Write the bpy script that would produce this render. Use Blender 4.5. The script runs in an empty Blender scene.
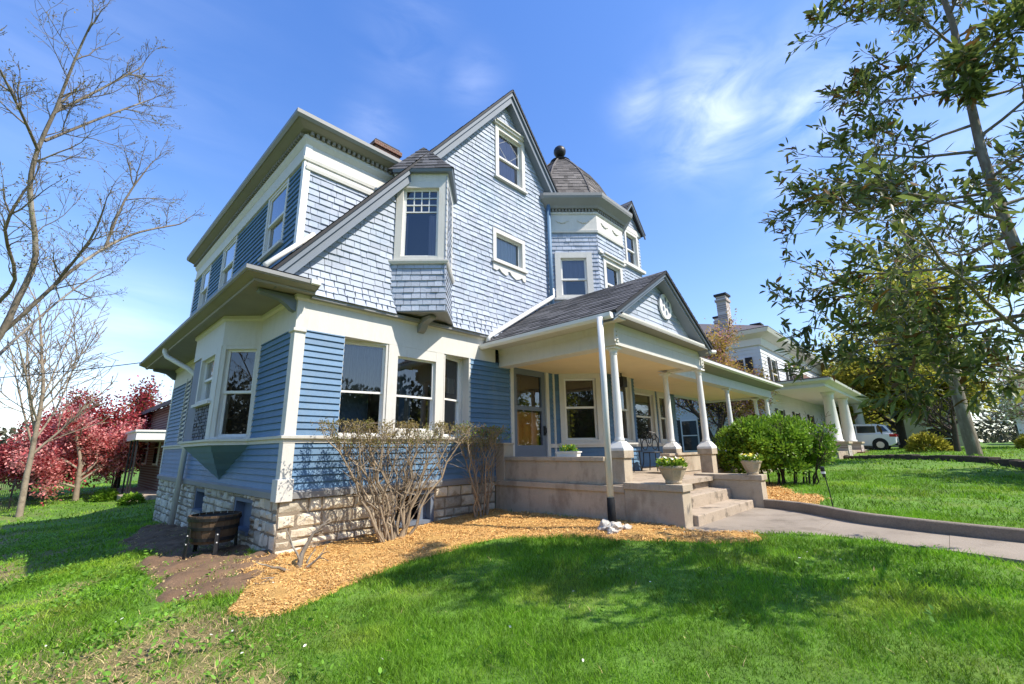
import bpy, math, random
import numpy as np
from mathutils import Vector, Matrix

sc = bpy.context.scene
COL = sc.collection
Q = math.sqrt(0.5)

# ------------------------------------------------------------------ camera
F_PX, W_PX, H_PX = 442.35, 1024, 684
yaw, pitch, roll = (math.radians(a) for a in (46.1837, 13.6253, -0.9105))
fwd = Vector((math.sin(yaw) * math.cos(pitch), math.cos(yaw) * math.cos(pitch), math.sin(pitch)))
rgt = Vector((math.cos(yaw), -math.sin(yaw), 0))
upv = rgt.cross(fwd)
r2 = rgt * math.cos(roll) + upv * math.sin(roll)
u2 = r2.cross(fwd)
CAM = Vector((-2.390, -6.806, 0.0))
cam = bpy.data.cameras.new('camera')
cam.sensor_width = 36.0
cam.lens = F_PX / W_PX * 36.0
cam.clip_end = 3000
cam.clip_start = 0.05
cam_o = bpy.data.objects.new('camera', cam)
COL.objects.link(cam_o)
m = Matrix.Identity(4)
for i in range(3):
    m[i][0], m[i][1], m[i][2], m[i][3] = r2[i], u2[i], -fwd[i], CAM[i]
cam_o.matrix_world = m
sc.camera = cam_o

# ------------------------------------------------------------------ light
SUN_AZ = Vector((0.40, -0.917, 0)).normalized()
SUN_EL = math.radians(50)
to_sun = Vector((SUN_AZ.x * math.cos(SUN_EL), SUN_AZ.y * math.cos(SUN_EL), math.sin(SUN_EL)))
sun = bpy.data.lights.new('sun', 'SUN')
sun.energy = 2.4
sun.angle = math.radians(0.55)
sun.color = (1.0, 0.93, 0.82)
sun_o = bpy.data.objects.new('sun', sun)
COL.objects.link(sun_o)
sun_o.rotation_euler = to_sun.to_track_quat('Z', 'Y').to_euler()

vs = sc.view_settings
vs.view_transform = 'Standard'
vs.look = 'None'
vs.exposure = 1.55
vs.gamma = 1.0

world = bpy.data.worlds.new('World')
sc.world = world
world.use_nodes = True
wn, wl = world.node_tree.nodes, world.node_tree.links
wn.clear()
w_out = wn.new('ShaderNodeOutputWorld')
w_bg = wn.new('ShaderNodeBackground')
w_bg.inputs['Strength'].default_value = 0.15
sky = wn.new('ShaderNodeTexSky')
sky.sky_type = 'NISHITA'
sky.sun_disc = False
sky.sun_elevation = SUN_EL
sky.sun_rotation = math.atan2(SUN_AZ.x, SUN_AZ.y)
sky.altitude = 300
sky.air_density = 1.0
sky.dust_density = 0.25
sky.ozone_density = 3.0


def px_dir(x, y):
    return (r2 * ((x - 512) / F_PX) - u2 * ((y - 342) / F_PX) + fwd).normalized()


def wmath(op, a, b=None, c=None):
    n = wn.new('ShaderNodeMath')
    n.operation = op
    for i, v in enumerate((a, b, c)):
        if v is None:
            continue
        if isinstance(v, (int, float)):
            n.inputs[i].default_value = v
        else:
            wl.new(v, n.inputs[i])
    return n.outputs[0]


geo = wn.new('ShaderNodeTexCoord')
# cirrus: stretched noise, gathered round a few sky directions
cmap = wn.new('ShaderNodeMapping')
cmap.inputs['Rotation'].default_value = (0.3, 0.5, 0.7)
cmap.inputs['Scale'].default_value = (1.6, 4.5, 10.0)
wl.new(geo.outputs['Generated'], cmap.inputs['Vector'])
cn = wn.new('ShaderNodeTexNoise')
cn.inputs['Scale'].default_value = 1.6
cn.inputs['Detail'].default_value = 7
cn.inputs['Roughness'].default_value = 0.55
cn.inputs['Distortion'].default_value = 0.6
wl.new(cmap.outputs[0], cn.inputs['Vector'])
total = None
for (x, y, spread, amt) in ((715, 112, 0.10, 1.0), (800, 100, 0.10, 0.8), (645, 105, 0.05, 0.6), (472, 78, 0.05, 0.32), (410, 38, 0.08, 0.22),
                            (372, 128, 0.05, 0.3), (120, 335, 0.09, 0.6), (790, 185, 0.06, 0.4),
                            (90, 60, 0.2, 0.15), (1000, 230, 0.2, 0.5), (60, 380, 0.15, 0.4)):
    d = px_dir(x, y)
    dn = wn.new('ShaderNodeVectorMath')
    dn.operation = 'DISTANCE'
    wl.new(geo.outputs['Generated'], dn.inputs[0])
    dn.inputs[1].default_value = d
    g = wmath('MULTIPLY', wmath('EXPONENT', wmath('MULTIPLY', wmath('POWER', wmath('DIVIDE', dn.outputs['Value'], spread), 2.0), -1.0)), amt)
    total = g if total is None else wmath('MAXIMUM', total, g)
cm = wn.new('ShaderNodeMapRange')
cm.inputs['From Min'].default_value = 0.30
cm.inputs['From Max'].default_value = 0.85
wl.new(cn.outputs['Fac'], cm.inputs['Value'])
cfac = wmath('MULTIPLY', wmath('MULTIPLY', cm.outputs[0], total), 0.62)
cmix = wn.new('ShaderNodeMix')
cmix.data_type = 'RGBA'
wl.new(cfac, cmix.inputs['Factor'])
hs = wn.new('ShaderNodeHueSaturation')
hs.inputs['Saturation'].default_value = 1.3
hs.inputs['Hue'].default_value = 0.516
# soft shoulder: keeps the horizon from bleaching
cadd = wn.new('ShaderNodeVectorMath')
cadd.operation = 'MULTIPLY_ADD'
wl.new(sky.outputs[0], cadd.inputs[0])
cadd.inputs[1].default_value = (0.115, 0.115, 0.115)
cadd.inputs[2].default_value = (1, 1, 1)
cdiv = wn.new('ShaderNodeVectorMath')
cdiv.operation = 'DIVIDE'
wl.new(sky.outputs[0], cdiv.inputs[0])
wl.new(cadd.outputs[0], cdiv.inputs[1])
wl.new(cdiv.outputs[0], hs.inputs['Color'])
wl.new(hs.outputs[0], cmix.inputs['A'])
cmix.inputs['B'].default_value = (4.6, 4.8, 5.2, 1)
wl.new(cmix.outputs['Result'], w_bg.inputs['Color'])
wl.new(w_bg.outputs[0], w_out.inputs[0])

# ------------------------------------------------------------------ materials


def new_mat(name):
    mt = bpy.data.materials.new(name)
    mt.use_nodes = True
    nt = mt.node_tree
    return mt, nt.nodes, nt.links, nt.nodes['Principled BSDF']


def mat(name, col, rough=0.7, var=0.12, vscale=3.0, tint=0.0, bump=0.0, bscale=30.0, col2=None, c2scale=2.0, c2lo=0.5, c2hi=0.65,
        spec=0.35, metal=0.0, stretch=None, transl=0.0, grain=0.0, gscale=60.0, wear=None):
    mt, N, Lk, P = new_mat(name)
    P.inputs['Roughness'].default_value = rough
    P.inputs['Specular IOR Level'].default_value = spec
    P.inputs['Metallic'].default_value = metal
    tc = N.new('ShaderNodeTexCoord')
    vec = tc.outputs['Object']
    if stretch:
        mp = N.new('ShaderNodeMapping')
        mp.inputs['Scale'].default_value = stretch
        Lk.new(vec, mp.inputs['Vector'])
        vec = mp.outputs[0]

    def noise(scale, detail=5, rgh=0.6):
        n = N.new('ShaderNodeTexNoise')
        n.inputs['Scale'].default_value = scale
        n.inputs['Detail'].default_value = detail
        n.inputs['Roughness'].default_value = rgh
        Lk.new(vec, n.inputs['Vector'])
        return n.outputs['Fac']

    def mrange(v, a, b, c, d):
        r = N.new('ShaderNodeMapRange')
        for k, x in zip(('From Min', 'From Max', 'To Min', 'To Max'), (a, b, c, d)):
            r.inputs[k].default_value = x
        Lk.new(v, r.inputs['Value'])
        return r.outputs[0]

    def mul(a, b):
        n = N.new('ShaderNodeMath')
        n.operation = 'MULTIPLY'
        Lk.new(a, n.inputs[0])
        Lk.new(b, n.inputs[1])
        return n.outputs[0]
    rgb = N.new('ShaderNodeRGB')
    rgb.outputs[0].default_value = (*col, 1)
    c = rgb.outputs[0]
    if col2 is not None:
        mx = N.new('ShaderNodeMix')
        mx.data_type = 'RGBA'
        Lk.new(mrange(noise(c2scale, 6, 0.65), c2lo, c2hi, 0, 1), mx.inputs['Factor'])
        Lk.new(c, mx.inputs['A'])
        mx.inputs['B'].default_value = (*col2, 1)
        c = mx.outputs['Result']
    fac = mrange(noise(vscale), 0.25, 0.75, 1 - var, 1 + var)
    if grain:
        fac = mul(fac, mrange(noise(gscale, 3), 0.3, 0.7, 1 - grain, 1 + grain))
    if tint:
        at = N.new('ShaderNodeAttribute')
        at.attribute_name = 'tint'
        fac = mul(fac, mrange(at.outputs['Fac'], 0, 1, 1 - tint, 1 + tint))
    if wear is not None:
        at2 = N.new('ShaderNodeAttribute')
        at2.attribute_name = 'tint'
        mw = N.new('ShaderNodeMix')
        mw.data_type = 'RGBA'
        Lk.new(at2.outputs['Fac'], mw.inputs['Factor'])
        Lk.new(c, mw.inputs['A'])
        mw.inputs['B'].default_value = (*wear, 1)
        c = mw.outputs['Result']
    sca = N.new('ShaderNodeVectorMath')
    sca.operation = 'SCALE'
    Lk.new(c, sca.inputs[0])
    Lk.new(fac, sca.inputs['Scale'])
    Lk.new(sca.outputs[0], P.inputs['Base Color'])
    if bump:
        b = N.new('ShaderNodeBump')
        b.inputs['Strength'].default_value = bump
        b.inputs['Distance'].default_value = 0.02
        Lk.new(noise(bscale, 6), b.inputs['Height'])
        Lk.new(b.outputs[0], P.inputs['Normal'])
    if transl:
        tr = N.new('ShaderNodeBsdfTranslucent')
        Lk.new(sca.outputs[0], tr.inputs['Color'])
        ms = N.new('ShaderNodeMixShader')
        ms.inputs[0].default_value = transl
        Lk.new(P.outputs[0], ms.inputs[1])
        Lk.new(tr.outputs[0], ms.inputs[2])
        Lk.new(ms.outputs[0], N['Material Output'].inputs['Surface'])
    return mt


M = {}
M['shingle'] = mat('painted_shingle', (0.385, 0.425, 0.50), 0.7, 0.12, 1.3, tint=0.12, bump=0.3, bscale=25, col2=(0.325, 0.385, 0.465), c2scale=1.2, grain=0.06, gscale=40)
M['clap'] = mat('painted_clapboard', (0.108, 0.205, 0.325), 0.55, 0.10, 2.0, tint=0.12, bump=0.2, bscale=20, grain=0.05, col2=(0.15, 0.235, 0.33), c2scale=2.2, c2lo=.52, c2hi=.75, stretch=(1.5, 1.5, .6))
M['trim'] = mat('cream_trim', (0.64, 0.62, 0.565), 0.6, 0.07, 3.0, bump=0.15, grain=0.04, col2=(0.52, 0.49, 0.42), c2scale=3, c2lo=0.56, c2hi=0.8, stretch=(2.5, 2.5, .7))
M['white'] = mat('white_paint', (0.78, 0.77, 0.73), 0.45, 0.04, 4.0, col2=(0.62, 0.59, 0.52), c2scale=5, c2lo=0.64, c2hi=0.8)
M['rake'] = mat('grey_blue_trim', (0.16, 0.19, 0.23), 0.5, 0.08, 2.0, grain=0.04)
M['soffit'] = mat('soffit_paint', (0.25, 0.24, 0.21), 0.6, 0.10, 2.0, grain=0.04)
M['fascia'] = mat('grey_fascia', (0.26, 0.26, 0.255), 0.55, 0.08, 2.0)
M['ceiling'] = mat('porch_cream', (0.80, 0.63, 0.37), 0.6, 0.05, 2.0)
M['roof'] = mat('roof_shingle', (0.105, 0.104, 0.110), 0.85, 0.15, 2.0, tint=0.45, bump=0.5, bscale=90, grain=0.2, gscale=150)
M['dome'] = mat('dome_shingle', (0.155, 0.14, 0.13), 0.85, 0.15, 2.0, tint=0.4, bump=0.5, bscale=90, grain=0.2, gscale=120)
M['roofedge'] = mat('dark_roof_edge', (0.025, 0.025, 0.028), 0.7)
M['concrete'] = mat('painted_concrete', (0.47, 0.395, 0.295), 0.85, 0.16, 1.5, bump=0.4, bscale=40, col2=(0.34, 0.275, 0.20), c2scale=2.4, stretch=(1.4, 1.4, .8), grain=0.06)
M['steps'] = mat('worn_concrete', (0.42, 0.34, 0.255), 0.88, 0.14, 2.5, bump=0.45, bscale=50, col2=(0.14, 0.115, 0.085), c2scale=4.2, c2lo=0.54, c2hi=0.68, grain=0.1)
M['path'] = mat('path_concrete', (0.31, 0.26, 0.205), 0.92, 0.16, 1.2, bump=0.4, bscale=70, col2=(0.19, 0.155, 0.115), c2scale=1.9, c2lo=.5, c2hi=.72, grain=0.14, gscale=120)
M['kerb'] = mat('kerb_concrete', (0.23, 0.19, 0.15), 0.9, 0.2, 2.0, bump=0.4, bscale=40, grain=0.15)
M['stone'] = mat('limestone_block', (0.62, 0.55, 0.42), 0.9, 0.18, 2.5, tint=0.32, bump=0.9, bscale=16, col2=(0.25, 0.18, 0.10), c2scale=3.6, c2lo=0.53, c2hi=0.72, grain=0.12)
M['mortar'] = mat('mortar', (0.27, 0.22, 0.16), 0.95, 0.2, 4.0, bump=0.5, bscale=60)
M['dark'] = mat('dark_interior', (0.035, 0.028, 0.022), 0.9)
M['curtain'] = mat('sheer_curtain', (0.20, 0.19, 0.17), 0.9, 0.4, 9.0, stretch=(6, 6, 0.4))
M['lilac'] = mat('lilac_curtain', (0.30, 0.27, 0.34), 0.9, 0.2, 6.0, stretch=(6, 6, 0.4))
M['blind'] = mat('roller_blind', (0.55, 0.58, 0.56), 0.9, 0.05)
M['doorpaint'] = mat('slate_door_paint', (0.16, 0.19, 0.24), 0.45, 0.08)
M['oak'] = mat('oak_door', (0.72, 0.36, 0.09), 0.5, 0.18, 3.0, stretch=(8, 8, 1), grain=0.1)
M['iron'] = mat('black_iron', (0.02, 0.02, 0.021), 0.45, 0.1)
M['barrel'] = mat('barrel_wood', (0.115, 0.075, 0.042), 0.75, 0.3, 4.0, stretch=(6, 6, 1), bump=0.3)
M['soil'] = mat('bare_soil', (0.17, 0.105, 0.06), 0.95, 0.3, 2.5, bump=0.8, bscale=25, grain=0.2)
M['mulch'] = mat('mulch_ground', (0.52, 0.30, 0.09), 0.95, 0.25, 4.0, bump=0.9, bscale=50, grain=0.35, gscale=70)
M['chip'] = mat('wood_chip', (0.63, 0.375, 0.135), 0.9, 0.2, 5.0, tint=0.5)
M['ground'] = mat('lawn_soil', (0.10, 0.20, 0.022), 0.95, 0.35, 0.7, bump=0.8, bscale=18, wear=(0.24, 0.165, 0.085), col2=(0.15, 0.21, 0.035), c2scale=0.9, c2lo=0.5, c2hi=0.7, grain=0.3, gscale=8)
M['grass'] = mat('grass_blade', (0.170, 0.345, 0.018), 0.6, 0.28, 0.45, tint=0.55, col2=(0.27, 0.40, 0.035), c2scale=0.9, transl=0.40)
M['weed'] = mat('weed_leaf', (0.16, 0.33, 0.035), 0.6, 0.2, 0.8, tint=0.4, transl=0.35)
M['straw'] = mat('dry_straw', (0.44, 0.33, 0.16), 0.9, 0.2, 2.0, tint=0.55)
M['magleaf'] = mat('magnolia_leaf', (0.14, 0.18, 0.045), 0.42, 0.2, 1.5, tint=0.6, spec=0.5, transl=0.42)
M['magbrown'] = mat('rusty_leaf', (0.16, 0.085, 0.025), 0.6, 0.2, 1.5, tint=0.4, transl=0.2)
M['bark'] = mat('grey_bark', (0.20, 0.165, 0.125), 0.9, 0.25, 6.0, bump=0.8, bscale=30, stretch=(1, 1, 0.35), col2=(0.34, 0.31, 0.25), c2scale=5)
M['barkpale'] = mat('pale_bark', (0.31, 0.25, 0.18), 0.9, 0.2, 5.0, bump=0.4, bscale=30, col2=(0.20, 0.155, 0.11), c2scale=6)
M['barkdark'] = mat('dark_bark', (0.065, 0.05, 0.038), 0.9, 0.25, 6.0, bump=0.6, bscale=30)
M['twig'] = mat('shrub_twig', (0.30, 0.235, 0.16), 0.9, 0.3, 7.0, bump=0.4, bscale=50)
M['yellowgreen'] = mat('yellow_green_leaf', (0.38, 0.36, 0.05), 0.6, 0.2, 0.4, tint=0.5, transl=0.5)
M['spring'] = mat('spring_leaf', (0.20, 0.34, 0.032), 0.45, 0.15, 1.5, tint=0.4, transl=0.35)
M['bud'] = mat('brown_bud_leaf', (0.27, 0.21, 0.07), 0.7, 0.3, 4.0, tint=0.4, transl=0.3, col2=(0.15, 0.20, 0.03), c2scale=1.6, c2lo=0.5, c2hi=0.62)
M['pink'] = mat('pink_blossom', (0.82, 0.36, 0.33), 0.8, 0.2, 0.8, tint=0.35, transl=0.35)
M['redleaf'] = mat('crimson_leaf', (0.44, 0.075, 0.08), 0.6, 0.3, 0.5, tint=0.5, transl=0.35)
M['mauve'] = mat('redbud_blossom', (0.58, 0.32, 0.35), 0.8, 0.25, 0.8, tint=0.4, transl=0.3)
M['gold'] = mat('gold_spring_leaf', (0.50, 0.36, 0.09), 0.8, 0.25, 0.8, tint=0.4, transl=0.35)
M['woods'] = mat('far_wood', (0.085, 0.085, 0.05), 0.9, 0.3, 0.2, tint=0.5, transl=0.2)
M['nbwall'] = mat('white_siding', (0.66, 0.68, 0.70), 0.7, 0.06, 1.0)
M['nbroof'] = mat('grey_roof', (0.13, 0.115, 0.115), 0.85, 0.15, 1.0, grain=0.15)
M['brick'] = None
M['beige'] = mat('beige_siding', (0.46, 0.43, 0.33), 0.8, 0.06, 0.7)
M['carpaint'] = mat('white_car_paint', (0.80, 0.80, 0.80), 0.2, 0.01, spec=0.6)
M['tyre'] = mat('tyre_rubber', (0.02, 0.02, 0.02), 0.8)
M['alloy'] = mat('alloy_rim', (0.55, 0.55, 0.56), 0.3, metal=0.9)
M['taillight'] = mat('red_lens', (0.45, 0.02, 0.015), 0.2)
M['planter'] = mat('stone_planter', (0.46, 0.38, 0.27), 0.9, 0.18, 6.0, bump=0.5, bscale=40, grain=0.12)
M['yellow'] = mat('yellow_petal', (0.75, 0.60, 0.05), 0.6, 0.1, tint=0.3)
M['palepetal'] = mat('pale_petal', (0.78, 0.77, 0.62), 0.6, 0.1, tint=0.2)
M['rock'] = mat('white_rock', (0.55, 0.51, 0.45), 0.9, 0.15, 8.0, bump=0.9, bscale=24, col2=(0.27, 0.20, 0.13), c2scale=9, c2lo=.5, c2hi=.7)
M['tar'] = mat('black_boot', (0.012, 0.013, 0.015), 0.75, spec=0.15)
M['basement'] = mat('blue_grey_board', (0.15, 0.18, 0.23), 0.6, 0.1, 3.0)


def brick_mat(name, c1, c2, mortar, scale, bw=0.5, rh=0.25):
    mt, N, Lk, P = new_mat(name)
    tc = N.new('ShaderNodeTexCoord')
    b = N.new('ShaderNodeTexBrick')
    mp = N.new('ShaderNodeMapping')
    mp.inputs['Rotation'].default_value = (math.radians(90), 0, 0)
    Lk.new(tc.outputs['Object'], mp.inputs['Vector'])
    Lk.new(mp.outputs[0], b.inputs['Vector'])
    b.inputs['Color1'].default_value = (*c1, 1)
    b.inputs['Color2'].default_value = (*c2, 1)
    b.inputs['Mortar'].default_value = (*mortar, 1)
    b.inputs['Scale'].default_value = scale
    b.inputs['Mortar Size'].default_value = 0.02
    Lk.new(b.outputs['Color'], P.inputs['Base Color'])
    P.inputs['Roughness'].default_value = 0.9
    return mt


M['brick'] = brick_mat('red_brick', (0.19, 0.085, 0.055), (0.13, 0.06, 0.042), (0.26, 0.22, 0.18), 4.0)
M['oldbrick'] = brick_mat('painted_old_brick', (0.62, 0.58, 0.55), (0.20, 0.13, 0.10), (0.42, 0.38, 0.34), 5.0)


def glass_mat(name, refl=1.0, tint=(0.80, 0.82, 0.82), base=0.04):
    mt, N, Lk, P = new_mat(name)
    N.remove(P)
    tr = N.new('ShaderNodeBsdfTransparent')
    tr.inputs[0].default_value = (*tint, 1)
    gl = N.new('ShaderNodeBsdfGlossy')
    gl.inputs['Roughness'].default_value = 0.015
    gl.inputs['Color'].default_value = (0.95, 0.97, 1, 1)
    lw = N.new('ShaderNodeFresnel')
    lw.inputs['IOR'].default_value = 1.55
    ad = N.new('ShaderNodeMath')
    ad.operation = 'MULTIPLY_ADD'
    Lk.new(lw.outputs[0], ad.inputs[0])
    ad.inputs[1].default_value = 1.5 * refl
    ad.inputs[2].default_value = base
    ad.use_clamp = True
    no = N.new('ShaderNodeTexNoise')
    no.inputs['Scale'].default_value = 1.4
    bp = N.new('ShaderNodeBump')
    bp.inputs['Strength'].default_value = 0.02
    tc = N.new('ShaderNodeTexCoord')
    Lk.new(tc.outputs['Object'], no.inputs['Vector'])
    Lk.new(no.outputs['Fac'], bp.inputs['Height'])
    Lk.new(bp.outputs[0], gl.inputs['Normal'])
    ms = N.new('ShaderNodeMixShader')
    Lk.new(ad.outputs[0], ms.inputs[0])
    Lk.new(tr.outputs[0], ms.inputs[1])
    Lk.new(gl.outputs[0], ms.inputs[2])
    Lk.new(ms.outputs[0], N['Material Output'].inputs['Surface'])
    return mt


M['glass'] = glass_mat('window_glass')
M['carglass'] = mat('tinted_car_glass', (0.02, 0.025, 0.03), 0.05, spec=0.8)

# ------------------------------------------------------------------ builders
RNG = random.Random(11)


def tag(o, label=None, cat=None, group=None, kind=None):
    if label:
        o['label'] = label
    if cat:
        o['category'] = cat
    if group:
        o['group'] = group
    if kind:
        o['kind'] = kind
    return o


def empty(name, loc, label=None, cat=None, group=None):
    o = bpy.data.objects.new(name, None)
    o.empty_display_size = 0.3
    COL.objects.link(o)
    o.location = loc
    return tag(o, label, cat, group)


def wloc(o):
    v = Vector((0, 0, 0))
    while o is not None:
        v += o.location
        o = o.parent
    return v


class Fr:
    """wall frame: s runs right as seen from outside, z up, d outwards"""

    def __init__(self, o, u):
        self.o = Vector((o[0], o[1], 0))
        self.u = Vector((u[0], u[1], 0)).normalized()
        self.n = Vector((self.u.y, -self.u.x, 0))

    def p(self, s, z, d=0.0):
        return self.o + self.u * s + self.n * d + Vector((0, 0, z))

    def sz(self, x, y):
        return (Vector((x, y, 0)) - self.o).dot(self.u)


def fr2(a, b):
    f = Fr(a, (b[0] - a[0], b[1] - a[1]))
    f.len = math.hypot(b[0] - a[0], b[1] - a[1])
    return f


class MB:
    def __init__(self, *mats):
        self.v, self.f, self.t, self.m = [], [], [], []
        self.mats = list(mats) or ['white']

    def mi(self, mname):
        if mname is None:
            return 0
        if mname not in self.mats:
            self.mats.append(mname)
        return self.mats.index(mname)

    def poly(self, pts, mname=None, t=0.5):
        i = len(self.v)
        self.v.extend(tuple(p) for p in pts)
        self.f.append(tuple(range(i, i + len(pts))))
        self.t.append(t)
        self.m.append(self.mi(mname))

    def mesh(self, verts, faces, mname=None, t=0.5):
        i = len(self.v)
        self.v.extend(tuple(p) for p in verts)
        k = self.mi(mname)
        for f in faces:
            self.f.append(tuple(i + a for a in f))
            self.t.append(t)
            self.m.append(k)

    def box(self, a, b, mname=None, t=0.5):
        x0, y0, z0 = (min(p, q) for p, q in zip(a, b))
        x1, y1, z1 = (max(p, q) for p, q in zip(a, b))
        vs_ = [(x0, y0, z0), (x1, y0, z0), (x1, y1, z0), (x0, y1, z0), (x0, y0, z1), (x1, y0, z1), (x1, y1, z1), (x0, y1, z1)]
        self.mesh(vs_, [(0, 3, 2, 1), (4, 5, 6, 7), (0, 1, 5, 4), (1, 2, 6, 5), (2, 3, 7, 6), (3, 0, 4, 7)], mname, t)

    def fbox(self, F, s0, s1, z0, z1, d0, d1, mname=None, t=0.5):
        vs_ = [F.p(s, z, d) for d in (d0, d1) for (s, z) in ((s0, z0), (s1, z0), (s1, z1), (s0, z1))]
        self.mesh(vs_, [(3, 2, 1, 0), (4, 5, 6, 7), (0, 1, 5, 4), (1, 2, 6, 5), (2, 3, 7, 6), (3, 0, 4, 7)], mname, t)

    def prism(self, pts0, pts1, mname=None, t=0.5, caps=True):
        n = len(pts0)
        fs = [(i, (i + 1) % n, n + (i + 1) % n, n + i) for i in range(n)]
        if caps:
            fs += [tuple(range(n - 1, -1, -1)), tuple(range(n, 2 * n))]
        self.mesh(list(pts0) + list(pts1), fs, mname, t)

    def tube(self, pts, rad, sides=8, mname=None, t=0.5, cap=True):
        pts = [Vector(p) for p in pts]
        if not isinstance(rad, (list, tuple)):
            rad = [rad] * len(pts)
        n = len(pts)
        vs_, prev = [], None
        for i, p in enumerate(pts):
            d = (pts[min(i + 1, n - 1)] - pts[max(i - 1, 0)])
            if d.length < 1e-9:
                d = Vector((0, 0, 1))
            d.normalize()
            if prev is None:
                a = d.orthogonal().normalized()
            else:
                a = prev - d * prev.dot(d)
                a = a.normalized() if a.length > 1e-6 else d.orthogonal().normalized()
            prev = a
            b = d.cross(a)
            for k in range(sides):
                an = 2 * math.pi * k / sides
                vs_.append(p + (a * math.cos(an) + b * math.sin(an)) * rad[i])
        fs = []
        for i in range(n - 1):
            for k in range(sides):
                k2 = (k + 1) % sides
                fs.append((i * sides + k, i * sides + k2, (i + 1) * sides + k2, (i + 1) * sides + k))
        if cap:
            fs.append(tuple(range(sides - 1, -1, -1)))
            fs.append(tuple((n - 1) * sides + k for k in range(sides)))
        self.mesh(vs_, fs, mname, t)

    def lathe(self, c, prof, sides=20, mname=None, t=0.5, rot=0.0):
        vs_ = []
        for r, z in prof:
            for k in range(sides):
                a = rot + 2 * math.pi * k / sides
                vs_.append((c[0] + r * math.cos(a), c[1] + r * math.sin(a), c[2] + z))
        fs = []
        n = len(prof)
        for i in range(n - 1):
            for k in range(sides):
                k2 = (k + 1) % sides
                fs.append((i * sides + k, i * sides + k2, (i + 1) * sides + k2, (i + 1) * sides + k))
        fs.append(tuple(range(sides - 1, -1, -1)))
        fs.append(tuple((n - 1) * sides + k for k in range(sides)))
        self.mesh(vs_, fs, mname, t)

    def sweep(self, path, prof, mname=None, closed=False, profclosed=True, t=0.5):
        """profile (out, z) swept along a plan path with mitred corners; outwards is to the right of travel"""
        P = [Vector((p[0], p[1])) for p in path]
        n = len(P)
        rows = []
        for i in range(n):
            def nrm(a, b):
                u = (P[b] - P[a]).normalized()
                return Vector((u.y, -u.x))
            if closed:
                n1, n2 = nrm((i - 1) % n, i), nrm(i, (i + 1) % n)
            else:
                n1 = nrm(i - 1, i) if i > 0 else nrm(0, 1)
                n2 = nrm(i, i + 1) if i < n - 1 else n1
            mv = n1 + n2
            mv = mv / max(0.2, mv.dot(n1))
            rows.append([(P[i].x + mv.x * d, P[i].y + mv.y * d, z) for d, z in prof])
        k = len(prof)
        fs = []
        R = range(n) if closed else range(n - 1)
        for i in R:
            j = (i + 1) % n
            for a in (range(k) if profclosed else range(k - 1)):
                b = (a + 1) % k
                fs.append((i * k + a, i * k + b, j * k + b, j * k + a))
        if not closed and profclosed:
            fs.append(tuple(range(k)))
            fs.append(tuple((n - 1) * k + a for a in range(k - 1, -1, -1)))
        self.mesh([p for r in rows for p in r], fs, mname, t)

    def build(self, name, parent=None, smooth=False, bevel=0.0, kind=None):
        me = bpy.data.meshes.new(name)
        off = wloc(parent) if parent else Vector((0, 0, 0))
        va = np.array(self.v, dtype=np.float64) - np.array(off)
        me.from_pydata(va.tolist(), [], self.f)
        for mn in self.mats:
            me.materials.append(M[mn])
        me.polygons.foreach_set('material_index', np.array(self.m, dtype=np.int32))
        at = me.attributes.new('tint', 'FLOAT', 'FACE')
        at.data.foreach_set('value', np.array(self.t, dtype=np.float32))
        if smooth:
            me.polygons.foreach_set('use_smooth', np.ones(len(self.f), dtype=bool))
        me.update()
        o = bpy.data.objects.new(name, me)
        COL.objects.link(o)
        o.parent = parent
        if bevel:
            b = o.modifiers.new('bevel', 'BEVEL')
            b.width = bevel
            b.segments = 2
            b.limit_method = 'ANGLE'
        if kind:
            o['kind'] = kind
        return o


def np_mesh(name, verts, faces, mat_name, tint=None, parent=None, fn=4):
    """verts (N,3), faces (M,fn) arrays -> object"""
    me = bpy.data.meshes.new(name)
    nv, nf = len(verts), len(faces)
    me.vertices.add(nv)
    off = np.array(wloc(parent)) if parent else np.zeros(3)
    me.vertices.foreach_set('co', (verts - off).astype(np.float32).ravel())
    me.loops.add(nf * fn)
    me.loops.foreach_set('vertex_index', faces.astype(np.int32).ravel())
    me.polygons.add(nf)
    me.polygons.foreach_set('loop_start', np.arange(0, nf * fn, fn, dtype=np.int32))
    me.update(calc_edges=True)
    for mn in (mat_name if isinstance(mat_name, (list, tuple)) else [mat_name]):
        me.materials.append(M[mn])
    if tint is not None:
        at = me.attributes.new('tint', 'FLOAT', 'FACE')
        at.data.foreach_set('value', tint.astype(np.float32))
    o = bpy.data.objects.new(name, me)
    COL.objects.link(o)
    o.parent = parent
    return o


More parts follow.
